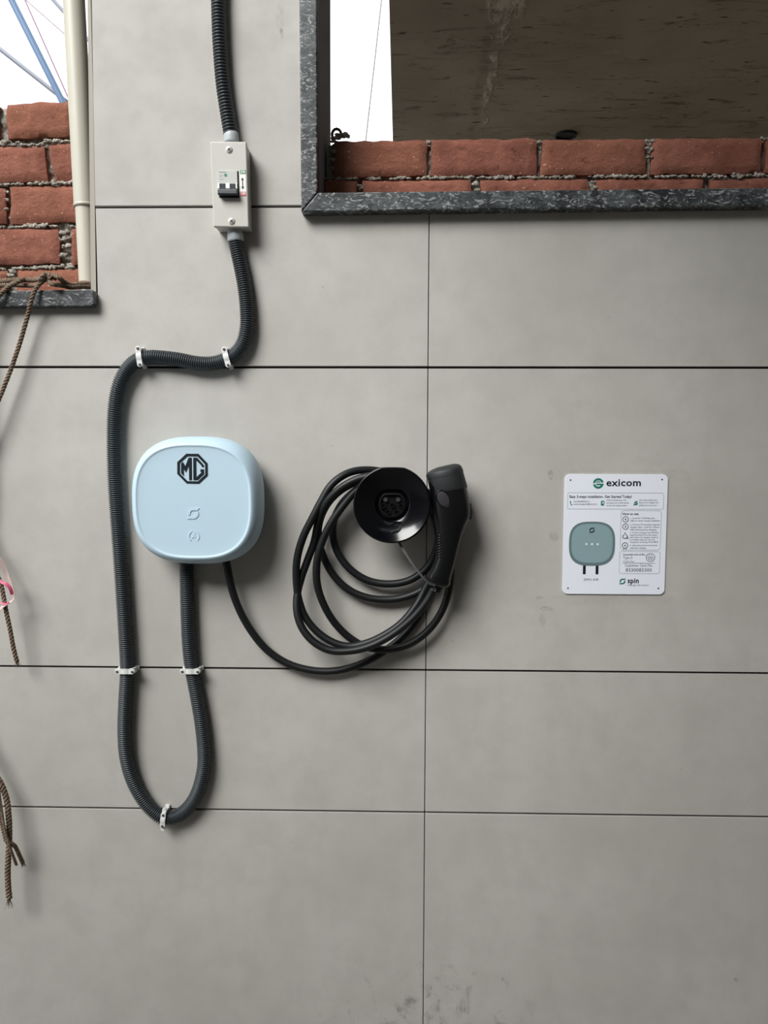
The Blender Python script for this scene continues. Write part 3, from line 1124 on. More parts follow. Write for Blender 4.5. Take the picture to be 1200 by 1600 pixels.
# the linked handle: a wedge that stands out and hangs down
u0_, v0_ = puv(342.8, 302)
u1_, _ = puv(372.5, 302)
va, vb, vc = puv(0, 296.0)[1], puv(0, 300.0)[1], puv(0, 308.0)[1]
g = G()
prof = [(va, BXD+0.001), (va, BXD+0.008), (vb, BXD+0.0145), (vc-0.012, BXD+0.0150), (vc, BXD+0.0125), (vc-0.01, BXD+0.001)]
n = len(prof)
g.add([F2(u, v, d) for u in (u0_, u1_) for v, d in prof], [tuple(range(n)), tuple(reversed(range(n, 2*n)))]+[(i, (i+1) % n, n+(i+1) % n, n+i) for i in range(n)])
bevel(g.obj('toggle_handle', 'toggle', box), 0.0008, 2)
st = bevel(fpx(G(), 374.8, 384.4, 264.8, 306.2, BXD, BXD+0.0004).obj('sticker', 'breaker_white', box), 0.0001, 1)
fpx(G(), 375.0, 384.0, 265.2, 271.6, BXD+0.0003, BXD+0.0006).obj('on_patch', 'green_label', st)
fpx(G(), 375.6, 384.6, 299.2, 305.8, BXD+0.0003, BXD+0.0006).obj('off_patch', 'red_label', st)
g = G()
text(g, 'ON', 376.0, 383.0, 270.6, 4.2, BXD+0.0008, 0.03)
g.obj('on_lettering', 'breaker_white', st)
g = G()
text(g, 'OFF', 376.4, 383.8, 304.6, 4.0, BXD+0.0008, 0.03)
g.obj('off_lettering', 'breaker_white', st)
g = G()
ar = [(378.8, 277.2), (381.4, 281.4), (379.7, 281.4), (380.0, 291.6), (381.8, 291.6), (379.4, 296.2), (376.8, 291.6), (378.5, 291.6), (378.2, 281.4), (376.4, 281.4)]
g.prism(poly(ar, BXD+0.0006), BXD+0.0003, BXD+0.0006)
g.obj('arrow', 'ink_black', st)


def gland(a, b, r, nut):
    pa_, pb_ = P(*a, CD), P(*b, CD)
    t = (pb_-pa_)
    pth = [pa_+t*k for k in (0, 0.12, 0.14, 0.55, 0.57, 0.93, 1.0)]
    rr = [r*0.98, r, r*0.95, r*0.95, r*1.06, r*1.06, r*0.96] if nut else [r*1.0, r*1.05, r*1.05, r*1.05, r*1.02, r*1.0, r*0.94]
    return G().tube(pth, rr, 18).obj('gland', 'gland', box, 35)


gland((361.8, 223, ), (361.0, 207.5), 0.0138, False)
gland((366.6, 352), (368.4, 377.5), 0.0150, True)

# ================================================================== charger
A, B, DF = 0.1262, 0.1232, 0.092
cb = P(312, 781.5, 0.045)
cf = P(301.3, 784.3, DF)
ch = thing('charger', Vector((cb.x, 0, cb.z-B)), 'pale blue squircle wall charger with a dark octagonal badge', 'charger')


def ring_at(s_, d, n=2.72, cnt=96):
    k = (d-0.045)/(DF-0.045)
    k = max(0, min(1, k))
    cx, cz = cb.x+(cf.x-cb.x)*k, cb.z+(cf.z-cb.z)*k
    return superring(cx, cz, A*s_, B*s_, n, d, cnt)


prof = [(0.80, 0.0), (0.86, 0.006), (0.935, 0.018), (0.982, 0.032), (1.0, 0.045), (0.996, 0.055), (0.982, 0.066), (0.957, 0.0765), (0.922, 0.0845), (0.892, 0.0886), (0.872, 0.0902), (0.858, 0.0905), (0.850, 0.0900)]
G().loft([ring_at(s_, d) for s_, d in prof], True, False).obj('body', 'charger_blue', ch, True)
prof = [(0.850, 0.0900), (0.842, 0.0894), (0.82, 0.0891), (0.70, 0.0889), (0.45, 0.0888), (0.2, 0.0888), (0.05, 0.0888)]
panel = G().loft([ring_at(s_, d) for s_, d in prof], False, True).obj('front_panel', 'charger_blue', ch, True)
DL = 0.0889


def zl(pts):                          # coordinates read off the 20x view of the badge
    return [(270+x/20, 690+y/20) for x, y in pts]


o8 = zl([(425, 378), (803, 380), (1086, 680), (1090, 1060), (822, 1312), (430, 1302), (143, 1010), (143, 640)])
i8 = zl([(460, 455), (770, 460), (1010, 710), (1015, 1030), (790, 1240), (460, 1235), (220, 990), (220, 670)])
g = G()
g.ringprism(poly(o8, DL), poly(i8, DL), DL-0.0006, DL+0.0010)
g.obj('badge_ring', 'logo_dark', panel)
g = G()
g.prism(poly(zl([(260, 690), (315, 630), (395, 765), (495, 500), (590, 500), (595, 1200), (515, 1200), (505, 740), (410, 955), (340, 850), (345, 1080), (262, 985)]), DL), DL-0.0006, DL+0.0010)
g.prism(poly(zl([(640, 500), (760, 500), (975, 740), (970, 790), (905, 790), (900, 750), (730, 580), (735, 1120), (890, 965), (865, 935), (865, 865), (975, 865), (975, 1010), (775, 1200), (645, 1200)]), DL), DL-0.0006, DL+0.0010)
g.obj('badge_letters', 'logo_dark', panel)
g = G()
spin_logo(g, 301.8, 802.5, 9.4, DL-0.0006, DL+0.0011)
bevel(g.obj('embossed_mark', 'charger_mark', panel), 0.0003, 1)
# lower mark: broken ring round a small pointer
g = G()
cc = P(303, 838, DL)
k_ = S(DL)
for (a0, a1) in ((-50, 70), (110, 235)):
    arc = [(cc.x+9.2*k_*math.cos(math.radians(a0+(a1-a0)*i/10)), cc.z+9.2*k_*math.sin(math.radians(a0+(a1-a0)*i/10))) for i in range(11)]
    arc += [(cc.x+7.0*k_*math.cos(math.radians(a0+(a1-a0)*i/10)), cc.z+7.0*k_*math.sin(math.radians(a0+(a1-a0)*i/10))) for i in range(10, -1, -1)]
    g.prism(arc, DL-0.0006, DL+0.0009)
g.prism([(cc.x-1.2*k_, cc.z+5*k_), (cc.x+1.2*k_, cc.z+5*k_), (cc.x+3.2*k_, cc.z-3.5*k_), (cc.x, cc.z-1.5*k_), (cc.x-3.2*k_, cc.z-3.5*k_)], DL-0.0006, DL+0.0009)
bevel(g.obj('embossed_mark', 'charger_mark', panel), 0.0003, 1)

# ================================================================== plug holder
HC = P(612.5, 788.5, 0.085)
hold = thing('plug_holder', Vector((HC.x, 0, HC.z-0.07)), 'glossy black round plug holder with a socket, wound with cable', 'plug holder')
HS = S(0.085)


def dring(r, d, flat=None, n=80, cx=0.0, cz=0.0, fr=0.0):
    """circle flattened at the top"""
    out = []
    for k in range(n):
        a = 2*math.pi*k/n
        x, z = math.cos(a), math.sin(a)
        if flat is not None and z > flat:
            z = flat+(z-flat)*fr
        out.append(Vector((HC.x+cx+r*x, -d, HC.z+cz+r*z)))
    return out


RH = 61.0*HS
hp = [(0.46, 0.0700), (0.93, 0.072), (0.985, 0.076), (1.0, 0.082), (0.995, 0.088), (0.97, 0.0915), (0.94, 0.0905), (0.86, 0.0865), (0.72, 0.0815), (0.58, 0.0780), (0.47, 0.0760), (0.435, 0.0745), (0.42, 0.0700), (0.415, 0.0520)]
fl = lambda s_: 0.93+0.02*(1-s_) if s_ > 0.5 else 0.78
gd = G()
gd.loft([dring(RH*s_, d, 0.955 if s_ > 0.5 else 0.86, fr=0.22) for s_, d in hp], False, False)
dish = gd.obj('dish', 'gloss_black', hold, True)
G().loft([dring(RH*0.56, 0.0), dring(RH*0.56, 0.006), dring(RH*0.44, 0.010), dring(RH*0.44, 0.0535)], True, True).obj('neck', 'satin_black', hold, 40)
# socket inside
sk = G()
SR = 0.415*RH
sk.loft([dring(SR*1.0, 0.0540, 0.86, fr=0.22), dring(SR*0.86, 0.0540, 0.80, fr=0.15), dring(SR*0.84, 0.0690, 0.80, fr=0.15), dring(SR*0.74, 0.0695, 0.78, fr=0.15), dring(SR*0.72, 0.0620, 0.78, fr=0.15)], False, True)
skt = sk.obj('socket', 'socket_black', hold, 35)
for dx, dz in ((-10.5, 7.0), (9.5, 7.0)):
    g = G()
    c = (HC.x+dx*HS, HC.z+dz*HS)
    g.ringprism([(c[0]+0.0042*math.cos(2*math.pi*k/16), c[1]+0.0042*math.sin(2*math.pi*k/16)) for k in range(16)],
                [(c[0]+0.0026*math.cos(2*math.pi*k/16), c[1]+0.0026*math.sin(2*math.pi*k/16)) for k in range(16)], 0.060, 0.0685)
    g.obj('pin_sleeve', 'button_grey', skt)
    G().disc(c, 0.0021, 0.060, 0.0680, 14).obj('pin', 'pin_metal', skt)
for dx, dz in ((-14, -3), (14, -3), (0, -2), (-7, -13), (7, -13)):
    c = (HC.x+dx*HS, HC.z+dz*HS)
    g = G()
    g.ringprism([(c[0]+0.0048*math.cos(2*math.pi*k/16), c[1]+0.0048*math.sin(2*math.pi*k/16)) for k in range(16)],
                [(c[0]+0.0034*math.cos(2*math.pi*k/16), c[1]+0.0034*math.sin(2*math.pi*k/16)) for k in range(16)], 0.060, 0.0675)
    g.obj('pin_sleeve', 'socket_black', skt)
g = G()
spin_logo(g, 618.5, 824, 9.5, 0.0795, 0.0860)
def dish_depth(r):
    q = [(s_, d) for s_, d in hp[5:11]][::-1]
    for (s0, d0_), (s1, d1_) in zip(q, q[1:]):
        if r <= s1:
            return d0_+(d1_-d0_)*max(0, (r-s0)/(s1-s0))
    return q[-1][1]


for v in g.v:
    rr_ = math.hypot(v.x-HC.x, v.z-HC.z)/RH
    v.y = -(dish_depth(rr_)+(0.0009 if v.y < -0.083 else -0.001))
lg = g.obj('embossed_mark', 'gloss_black', dish)
bevel(lg, 0.0004, 1)

# ================================================================== charging cable with plug
cab = thing('charging_cable', P(690, 918, 0.03), 'black charging cable coiled round the holder, ending in a plug', 'cable')


def z7(pts):                          # coordinates read off the 3.75x view of the coil
    return [(440+x/3.75, 690+y/3.75, d) for x, y, d in pts]


route = [(353.5, 877, 0.035), (355.5, 887, 0.034), (361, 915, 0.030), (372, 948, 0.026), (392, 985, 0.023), (418, 1016, 0.020), (450, 1037, 0.018), (488, 1047.5, 0.017), (525, 1048, 0.016), (560, 1039, 0.014), (592, 1023, 0.012)]
route += z7([(700, 1150, 0.010), (800, 1030, 0.009), (870, 880, 0.009), (915, 740, 0.010), (925, 600, 0.011), (895, 440, 0.012), (830, 300, 0.013), (740, 225, 0.013), (640, 190, 0.013)])
# loop 1: outermost on the left
route += z7([(540, 168, 0.020), (430, 172, 0.030), (350, 205, 0.040), (285, 262, 0.046), (232, 350, 0.050), (180, 450, 0.052), (128, 555, 0.050), (92, 680, 0.046), (86, 800, 0.042),
             (100, 920, 0.040), (140, 1030, 0.040), (215, 1120, 0.042), (310, 1180, 0.045), (400, 1200, 0.046), (500, 1180, 0.046), (600, 1135, 0.044), (700, 1065, 0.040), (785, 965, 0.034), (840, 865, 0.028),
             (900, 740, 0.026), (935, 600, 0.025), (905, 440, 0.025), (830, 300, 0.026), (740, 230, 0.026), (640, 200, 0.027)])
# loop 2: second inner arc
route += z7([(540, 205, 0.030), (440, 235, 0.032), (340, 290, 0.032), (265, 370, 0.030), (222, 470, 0.028), (215, 560, 0.025), (240, 660, 0.022), (295, 770, 0.020), (375, 855, 0.018), (480, 908, 0.017), (600, 926, 0.016), (720, 912, 0.016), (830, 862, 0.016),
             (915, 760, 0.018), (955, 620, 0.020), (930, 450, 0.026), (850, 310, 0.034), (750, 240, 0.038), (640, 205, 0.040)])
# loop 3: innermost arc
route += z7([(530, 230, 0.038), (430, 290, 0.036), (350, 370, 0.032), (305, 470, 0.028), (303, 570, 0.024), (340, 670, 0.022), (410, 755, 0.021), (510, 815, 0.020), (630, 834, 0.020), (750, 812, 0.020), (850, 740, 0.020),
             (905, 640, 0.022), (922, 530, 0.026), (895, 400, 0.036), (830, 300, 0.046), (740, 235, 0.051), (640, 205, 0.053)])
# loop 4: long loop out to the right of the plug
route += z7([(530, 235, 0.053), (440, 285, 0.052), (365, 370, 0.052), (295, 470, 0.052), (240, 580, 0.050), (208, 700, 0.048), (208, 830, 0.044), (245, 950, 0.038), (310, 1060, 0.032), (400, 1150, 0.028), (500, 1205, 0.026), (620, 1218, 0.026), (740, 1190, 0.026), (850, 1115, 0.024), (930, 1010, 0.022), (978, 880, 0.020), (992, 760, 0.018),
             (985, 640, 0.018), (960, 480, 0.028), (890, 340, 0.048), (790, 250, 0.056), (690, 205, 0.061), (620, 190, 0.062)])
# last loop back to the plug
route += z7([(530, 200, 0.062), (430, 225, 0.062), (330, 285, 0.060), (255, 370, 0.054), (215, 470, 0.042), (190, 590, 0.034), (150, 700, 0.032), (115, 800, 0.034), (90, 910, 0.042), (92, 1010, 0.050), (125, 1100, 0.056), (190, 1175, 0.060), (280, 1222, 0.062), (380, 1228, 0.063), (490, 1208, 0.063), (600, 1160, 0.062), (710, 1085, 0.062), (800, 1000, 0.062), (860, 920, 0.062), (893, 860, 0.062)])
path = resample(catmull([P(x, y, d) for x, y, d in route], 10), 0.0045)
G().tube(path, 0.0075, 14).obj('cord', 'cable_black', cab, True)

# plug body: sections (left px, right px at heights), centre depth, depth radius
secs = [  # left(x,y), right(x,y), depth centre, depth radius
    ((667.0, 746), (722.5, 735), 0.066, 0.030), ((669.5, 757), (725.5, 747), 0.066, 0.032), ((672.0, 768), (729.0, 760), 0.066, 0.033), ((674.0, 783), (733.0, 777), 0.066, 0.034), ((675.5, 797), (736.0, 793), 0.066, 0.034),
    ((677.5, 809), (736.0, 806), 0.066, 0.033), ((679.5, 820), (730.5, 818), 0.066, 0.030), ((681.5, 832), (724.5, 832), 0.066, 0.027), ((682.5, 846), (719.5, 849), 0.066, 0.025),
    ((682.0, 860), (715.0, 866), 0.066, 0.023), ((679.5, 874), (711.5, 880), 0.065, 0.022), ((674.5, 886), (708.0, 892), 0.064, 0.022), ((669.0, 895), (705.5, 902), 0.063, 0.0225), ((666.5, 902), (704.0, 909), 0.063, 0.0225), ((668.0, 908), (703.0, 914), 0.062, 0.021), ((673.0, 913), (699.0, 918.5), 0.062, 0.016)]


def section(l, r, d, dr, n=32, pw=2.4, grow=1.0):
    pl, pr_ = P(*l, d), P(*r, d)
    c = (pl+pr_)/2
    ax = (pr_-pl)/2*grow
    out = []
    for k in range(n):
        a = 2*math.pi*k/n
        ca, sa = math.cos(a), math.sin(a)
        out.append(c+ax*math.copysign(abs(ca)**(2/pw), ca)+Vector((0, -dr*grow*math.copysign(abs(sa)**(2/pw), sa), 0)))
    return out


plug = G().loft([section(*s_) for s_ in secs]).obj('plug_body', 'satin_black', cab, True)
capsec = [((694, 727.8), (710, 724.4), 0.066, 0.008), ((683, 730.4), (716.5, 725.2), 0.066, 0.018), ((673, 735), (719.8, 727.3), 0.066, 0.0265), ((668, 738.5), (721, 729.2), 0.066, 0.0300), ((666.3, 741), (721.7, 731), 0.066, 0.0315), ((667.0, 745), (722.8, 735), 0.066, 0.0325), ((672.5, 766), (729.5, 758), 0.066, 0.0345), ((673.2, 769), (729.8, 761.5), 0.066, 0.0335)]
capo = G().loft([section(*s_, pw=2.3, grow=1.012) for s_ in capsec]).obj('dust_cap', 'cap_rubber', cab, 45)
G().loft([section(*s_, pw=2.3, grow=g_) for s_, g_ in (((capsec[4]), 1.02), (((666.8, 744), (722.5, 734), 0.066, 0.032), 1.04), (((667.6, 748.5), (723.6, 738.5), 0.066, 0.0328), 1.02))], True, True).obj('cap_lip', 'cap_rubber', capo, 45)
# thumb button: oval pad on the front of the head
g = G()
bc = P(692.5, 779.5, 0.0985)
ax1 = (P(697.5, 793, 0.0985)-bc)
ax2 = (P(702.5, 777.5, 0.0985)-bc)
n = 24
ov = lambda k_, d: [Vector((bc.x, -d, bc.z))+(ax1*math.sin(2*math.pi*k/n)+ax2*math.cos(2*math.pi*k/n))*k_ for k in range(n)]
g.loft([ov(1.05, 0.090), ov(1.05, 0.0990), ov(0.97, 0.1004), ov(0.90, 0.1000)], True, True)
bt = g.obj('button_rim', 'satin_black', plug, 35)
G().loft([ov(0.86, 0.095), ov(0.86, 0.1006), ov(0.70, 0.1012)], True, True).obj('button', 'button_grey', bt, 35)
g = G()
sp = [(724.5, 771), (728.6, 770.4), (730.0, 781), (726.0, 781.8)]
dd = [0.0905, 0.084, 0.084, 0.0905]
v0 = [P(x, y, d_) for (x, y), d_ in zip(sp, dd)]
g.add(v0+[v+Vector((0.001, 0.003, 0)) for v in v0], [(0, 1, 2, 3), (7, 6, 5, 4), (0, 4, 5, 1), (1, 5, 6, 2), (2, 6, 7, 3), (3, 7, 4, 0)])
g.obj('rating_sticker', 'strap_grey', plug)
g = G()
g.prism(poly([(730.5, 789), (735.5, 785), (738.2, 800), (737.0, 809), (733.0, 813), (730.5, 803)], 0.07), 0.058, 0.080)
bevel(g.obj('side_latch', 'cap_rubber', plug), 0.003, 2)
for k in range(9):
    t = k/8
    x, y = 686.0-1.0*t*t, 836+34*t
    g = G().tube([P(x-5.0, y+1.0, 0.0800-0.003*t), P(x, y, 0.0880-0.003*t), P(x+4.5, y-0.6, 0.0895-0.003*t)], [0.0012, 0.0016, 0.0006], 8)
    g.obj('grip_rib', 'satin_black', plug, True)
# strain relief
pts = [P(684.5, 914, 0.062), P(681.5, 924.5, 0.062)]
sr = G()
L_ = 14
pth = [pts[0].lerp(pts[1], k/L_) for k in range(L_+1)]
sr.tube(pth, [0.0105 if (k//2) % 2 == 0 else 0.0086 for k in range(L_+1)], 16)
sr.obj('strain_relief', 'satin_black', cab, True)
G().tube([P(676, 905.5, 0.063)+Vector((0, 0, 0)), P(676, 905.5, 0.063)+Vector((0, 0.001, 0))], 0.001, 6)
g = G().loft([section((666.0, 901.0), (704.4, 908.0), 0.063, 0.0230, grow=1.01), section((666.6, 905.0), (703.8, 911.5), 0.063, 0.0228, grow=1.02), section((668.0, 908.2), (703.0, 914.2), 0.062, 0.0215, grow=1.01)])
g.obj('end_collar', 'satin_black', plug, 40)

# retaining strap from the holder to the plug
sp = catmull([P(620, 838, 0.072), P(625, 850, 0.075), P(634.5, 866, 0.081), P(647, 885, 0.087), P(660, 901, 0.091), P(670, 911, 0.0905), P(680, 914.5, 0.0890)], 8)
g = G()
vs = []
for i, p in enumerate(sp):
    t = (sp[min(i+1, len(sp)-1)]-sp[max(i-1, 0)]).normalized()
    sd = t.cross(Vector((0, -1, 0))).normalized()*0.0021
    th = Vector((0, -0.0009, 0))
    vs.append([p-sd-th, p+sd-th, p+sd+th, p-sd+th])
g.loft(vs)
tag(g.obj('strap', 'strap_grey', None, False, origin=P(648, 887, 0.087)), 'thin dark grey strap tying the plug to the round holder', 'strap')

# ================================================================== sign
SD_ = 0.003
sg = thing('sign', P(960, 928, 0), 'white information sign with charger picture, text and phone number', 'sign')
tlp, trp, brp, blp = P(882.0, 741.0, SD_), P(1043.8, 740.8, SD_), P(1038.3, 929.2, SD_), P(878.8, 927.8, SD_)
xl, xr = (tlp.x+blp.x)/2, (trp.x+brp.x)/2
zt, zb_ = (tlp.z+trp.z)/2, (blp.z+brp.z)/2
g = G()
g.prism(roundrect(xl, xr, zb_, zt, 0.0105, 8), 0.0006, SD_)
bevel(g.obj('plate', 'sign_white', sg), 0.0004, 1)
D1, D2, D3 = SD_+0.0001, SD_+0.0003, SD_+0.0005


def z8(x, y):                          # coordinates read off the 6x view of the sign
    return 860+x/6, 720+y/6


def stext(g, body, x0, x1, yb, cap, bold=0.0, d=D2):
    a, yb_ = z8(x0, yb)
    b, _ = z8(x1, yb)
    text(g, body, a, b, yb_, cap/6, d, bold)


def sline(body, x0, x1, yb, cap, bold, mat, name='text_line'):
    g = G()
    stext(g, body, x0, x1, yb, cap, bold)
    g.obj(name, mat, sg)


def sframe(g, x0, x1, y0, y1, r, wd):
    a, b = P(*z8(x0, y1), D2), P(*z8(x1, y0), D2)
    k = S(D2)/6
    g.ringprism(roundrect(a.x, b.x, a.z, b.z, r*k), roundrect(a.x+wd*k, b.x-wd*k, a.z+wd*k, b.z-wd*k, (r-wd)*k), D1, D2)


def sdot(g, x, y, r, d0=D1, d1=D2, n=16):
    p = P(*z8(x, y), d1)
    g.disc((p.x, p.z), r*S(d1)/6, d0, d1, n)


# brand line
g = G()
c0 = P(*z8(449, 212), D2)
k = S(D2)/6
def arcband(g, c0, k, r0, r1, a0, a1, n=18):
    pts = [(c0.x+r1*k*math.cos(math.radians(a0+(a1-a0)*i/n)), c0.z+r1*k*math.sin(math.radians(a0+(a1-a0)*i/n))) for i in range(n+1)]
    pts += [(c0.x+r0*k*math.cos(math.radians(a0+(a1-a0)*i/n)), c0.z+r0*k*math.sin(math.radians(a0+(a1-a0)*i/n))) for i in range(n, -1, -1)]
    g.prism(pts, D1, D2)
arcband(g, c0, k, 29, 49, 12, 176)
arcband(g, c0, k, 29, 49, 192, 352)
arcband(g, c0, k, 12, 22, 20, 160, 10)
g.prism([(c0.x+x*k, c0.z+z*k) for x, z in ((-22, -2), (49, -2), (46, -16), (-16, -16))], D1, D2+0.00008)
g.obj('brand_emblem', 'ink_green', sg)
g = G()
stext(g, 'exicom', 524, 848, 236, 66, 0.022)
g.obj('brand_name', 'ink_black', sg)
g = G()
sframe(g, 158, 1064, 301, 452, 14, 3.2)
sframe(g, 652, 1043, 466, 836, 30, 3.2)
sframe(g, 643, 1030, 850, 1057, 20, 3.2)
a, b = P(*z8(678, 961), D2), P(*z8(980, 957), D2)
g.prism([(a.x, a.z), (b.x, a.z), (b.x, b.z), (a.x, b.z)], D1, D2)
g.obj('frame_lines', 'ink_line', sg)
sline('Easy 3-steps installation. Get Started Today!', 180, 762, 347, 24, 0.022, 'ink_black', 'heading')
sline('How to use', 677, 826, 507, 20, 0.03, 'ink_black', 'heading')
sline('Compatible with all EVs', 680, 886, 885, 14, 0.02, 'ink_black', 'heading')
for body, x0, x1, yb in (("Call 8330083300 or", 218, 370, 388), ("email exisupport@exicom.in", 218, 436, 412),
                         ("We'll evaluate your site", 527, 712, 375), ("and give you a final quote", 525, 736, 400), ("as per site requirements.", 525, 720, 425),
                         ("Our team installs your", 832, 1003, 374), ("Exicom EV charger and", 832, 1011, 398), ("guides you on its use.", 832, 998, 423)):
    sline(body, x0, x1, yb, 14, 0.004, 'ink_grey')
for body, x0, x1, yb in (("1. Look for 3 blinking cyan", 752, 976, 543), ("LEDs to check charger availability.", 750, 1030, 568),
                         ("2. Connect EV securely using the", 748, 1026, 604), ("charger cable.  Look for 3 Green", 748, 1022, 628), ("LEDs blinking when charging.", 748, 996, 652),
                         ("3. To finish charging, Tap RFID/Use", 745, 1013, 679), ("App/Disconnect from the vehicle", 745, 1000, 702), ("and confirm the charger is back to", 745, 1010, 724),
                         ("an available state. Do not stop", 745, 978, 746), ("charging by switching off the MCB.", 745, 1012, 768),
                         ("4. Safely disconnect and dock the", 745, 1002, 799), ("cable after charging.", 745, 896, 823)):
    sline(body, x0, x1, yb, 14, 0.004, 'ink_grey')
sline('Type 2', 680, 768, 919, 25, 0.0, 'ink_grey')
sline('7.5kW Max', 682, 786, 950, 14, 0.0, 'ink_grey')
sline('Customer Care No.', 698, 958, 993, 27, 0.0, 'ink_grey')
sline('8330083300', 705, 950, 1039, 32, 0.004, 'ink_grey')
sline('SPIN AIR', 313, 452, 1124, 22, 0.0, 'ink_grey')
sline('One app, full control', 722, 918, 1172, 14, 0.004, 'ink_grey')
g = G()
stext(g, 'spin', 723, 828, 1146, 48, 0.028)
g.obj('app_name', 'ink_black', sg)
g = G()
x_, y_ = z8(676, 1131)
spin_logo(g, x_, y_, 4.9, D1, D2)
g.obj('app_emblem', 'ink_green', sg)
# pictograms
g = G()
k = S(D2)/6
c0 = P(*z8(196, 398), D2)
g.prism([(c0.x+x*k, c0.z+z*k) for x, z in ((-12, 20), (-4, 22), (-2, 8), (-6, 2), (2, -10), (8, -10), (12, -18), (4, -22), (-6, -12), (-13, 6))], D1, D2)
g.obj('pictogram', 'ink_green', sg)
g = G()
c0 = P(*z8(492, 397), D2)
g.prism([(c0.x+x*k, c0.z+z*k) for x, z in ((-18, 16), (-12, 22), (14, 22), (14, 12), (-6, 12), (-6, -8), (6, -2), (18, 10), (20, 6), (10, -8), (10, -22), (-18, -22))], D1, D2)
g.obj('pictogram', 'ink_green', sg)
g = G()
for dx, dz, r_ in ((6, 14, 9), (-8, 6, 8)):
    g.disc((c0.x+(305+dx)*k, c0.z+dz*k), r_*k, D1, D2, 12)
g.prism([(c0.x+(305+x)*k, c0.z+z*k) for x, z in ((-22, -18), (-18, -6), (-2, -4), (4, 2), (18, 2), (22, -10), (12, -12), (8, -18))], D1, D2)
g.obj('pictogram', 'ink_green', sg)
for (x, y) in ((705, 549), (704, 617), (700, 793)):
    c0 = P(*z8(x, y), D2)
    g = G()
    arcband(g, c0, k, 23, 29, 0, 359.5, 28)
    g.prism([(c0.x+q*k, c0.z+z*k) for q, z in ((-7, -8), (7, -8), (5, 4), (0, 12), (-5, 4))], D1, D2)
    if y == 793:
        for sx in (-11, 11):
            g.prism([(c0.x+(sx+q)*k, c0.z+z*k) for q, z in ((-3, -24), (3, -24), (3, -42), (-3, -42))], D1, D2)
    g.obj('pictogram', 'ink_grey', sg)
g = G()
c0 = P(*z8(700, 700), D2)
g.ringprism([(c0.x+q*k, c0.z+z*k) for q, z in ((0, 34), (12, 8), (26, -4), (20, -26), (0, -34), (-20, -26), (-26, -4), (-12, 8))],
            [(c0.x+q*k, c0.z+z*k) for q, z in ((0, 24), (8, 4), (18, -6), (14, -20), (0, -26), (-14, -20), (-18, -6), (-8, 4))], D1, D2)
g.prism([(c0.x+q*k, c0.z+z*k) for q, z in ((18, -20), (28, -14), (30, -34), (22, -34))], D1, D2)
g.obj('pictogram', 'ink_grey', sg)
g = G()
# socket drawing
c0 = P(*z8(938, 905), D2)
po, pi_ = [], []
for i in range(32):
    a = 2*math.pi*i/32
    x, z = 43*math.cos(a), 40*math.sin(a)-1
    po.append((c0.x+x*k, c0.z+min(z, 36)*k))
    pi_.append((c0.x+x*0.88*k, c0.z+min(z*0.88, 31)*k))
g.ringprism(po, pi_, D1, D2)
for (x, z, r_) in ((-12, 17, 5), (12, 17, 5), (-22, -2, 7), (0, 0, 8), (22, -2, 7), (-11, -18, 7), (11, -18, 7)):
    cc_ = c0+Vector((x*k, 0, z*k))
    arcband(g, cc_, k, r_*0.55, r_, 0, 358, 12)
g.obj('pictogram', 'ink_grey', sg)
# picture of the charger
c0 = P(*z8(390, 778), D2)


def sq(a_, b_, n_, dz=0, cnt=48):
    return [(v.x, v.z) for v in superring(c0.x, c0.z+dz*k, a_*k, b_*k, n_, 0, cnt)]


g = G()
g.prism(sq(215, 209, 2.9), D1, D2)
pr1 = g.obj('charger_print', 'print_rim', sg)
g = G()
g.prism(sq(192, 184, 3.0, 4), D2-0.0001, D2+0.0001)
g.obj('print_face', 'print_face', pr1)
g = G()
for x in (-53, 0, 53):
    g = G()
    g.disc((c0.x+x*k, c0.z-3*k), 10*k, D2, D2+0.0002, 16)
    g.obj('print_light', 'sign_white', pr1)
g = G()
x_, y_ = z8(390, 651)
spin_logo(g, x_, y_, 4.3, D2, D2+0.0002)
g.obj('print_mark', 'logo_dark', pr1)
for x0, x1 in ((-79, -53), (40, 66)):
    g = G()
    g.prism([(c0.x+x*k, c0.z+z*k) for x, z in ((x0, -205), (x1, -203), (x1, -289), (x0, -289))], D1, D2-0.00005)
    g.obj('print_cable', 'logo_dark', pr1)
for x, y in ((189, 180), (1047, 175), (165, 1194), (1012, 1195)):
    g = G()
    sdot(g, x, y, 7.5, 0.002, D3, 12)
    g.obj('nail', 'screw', sg)


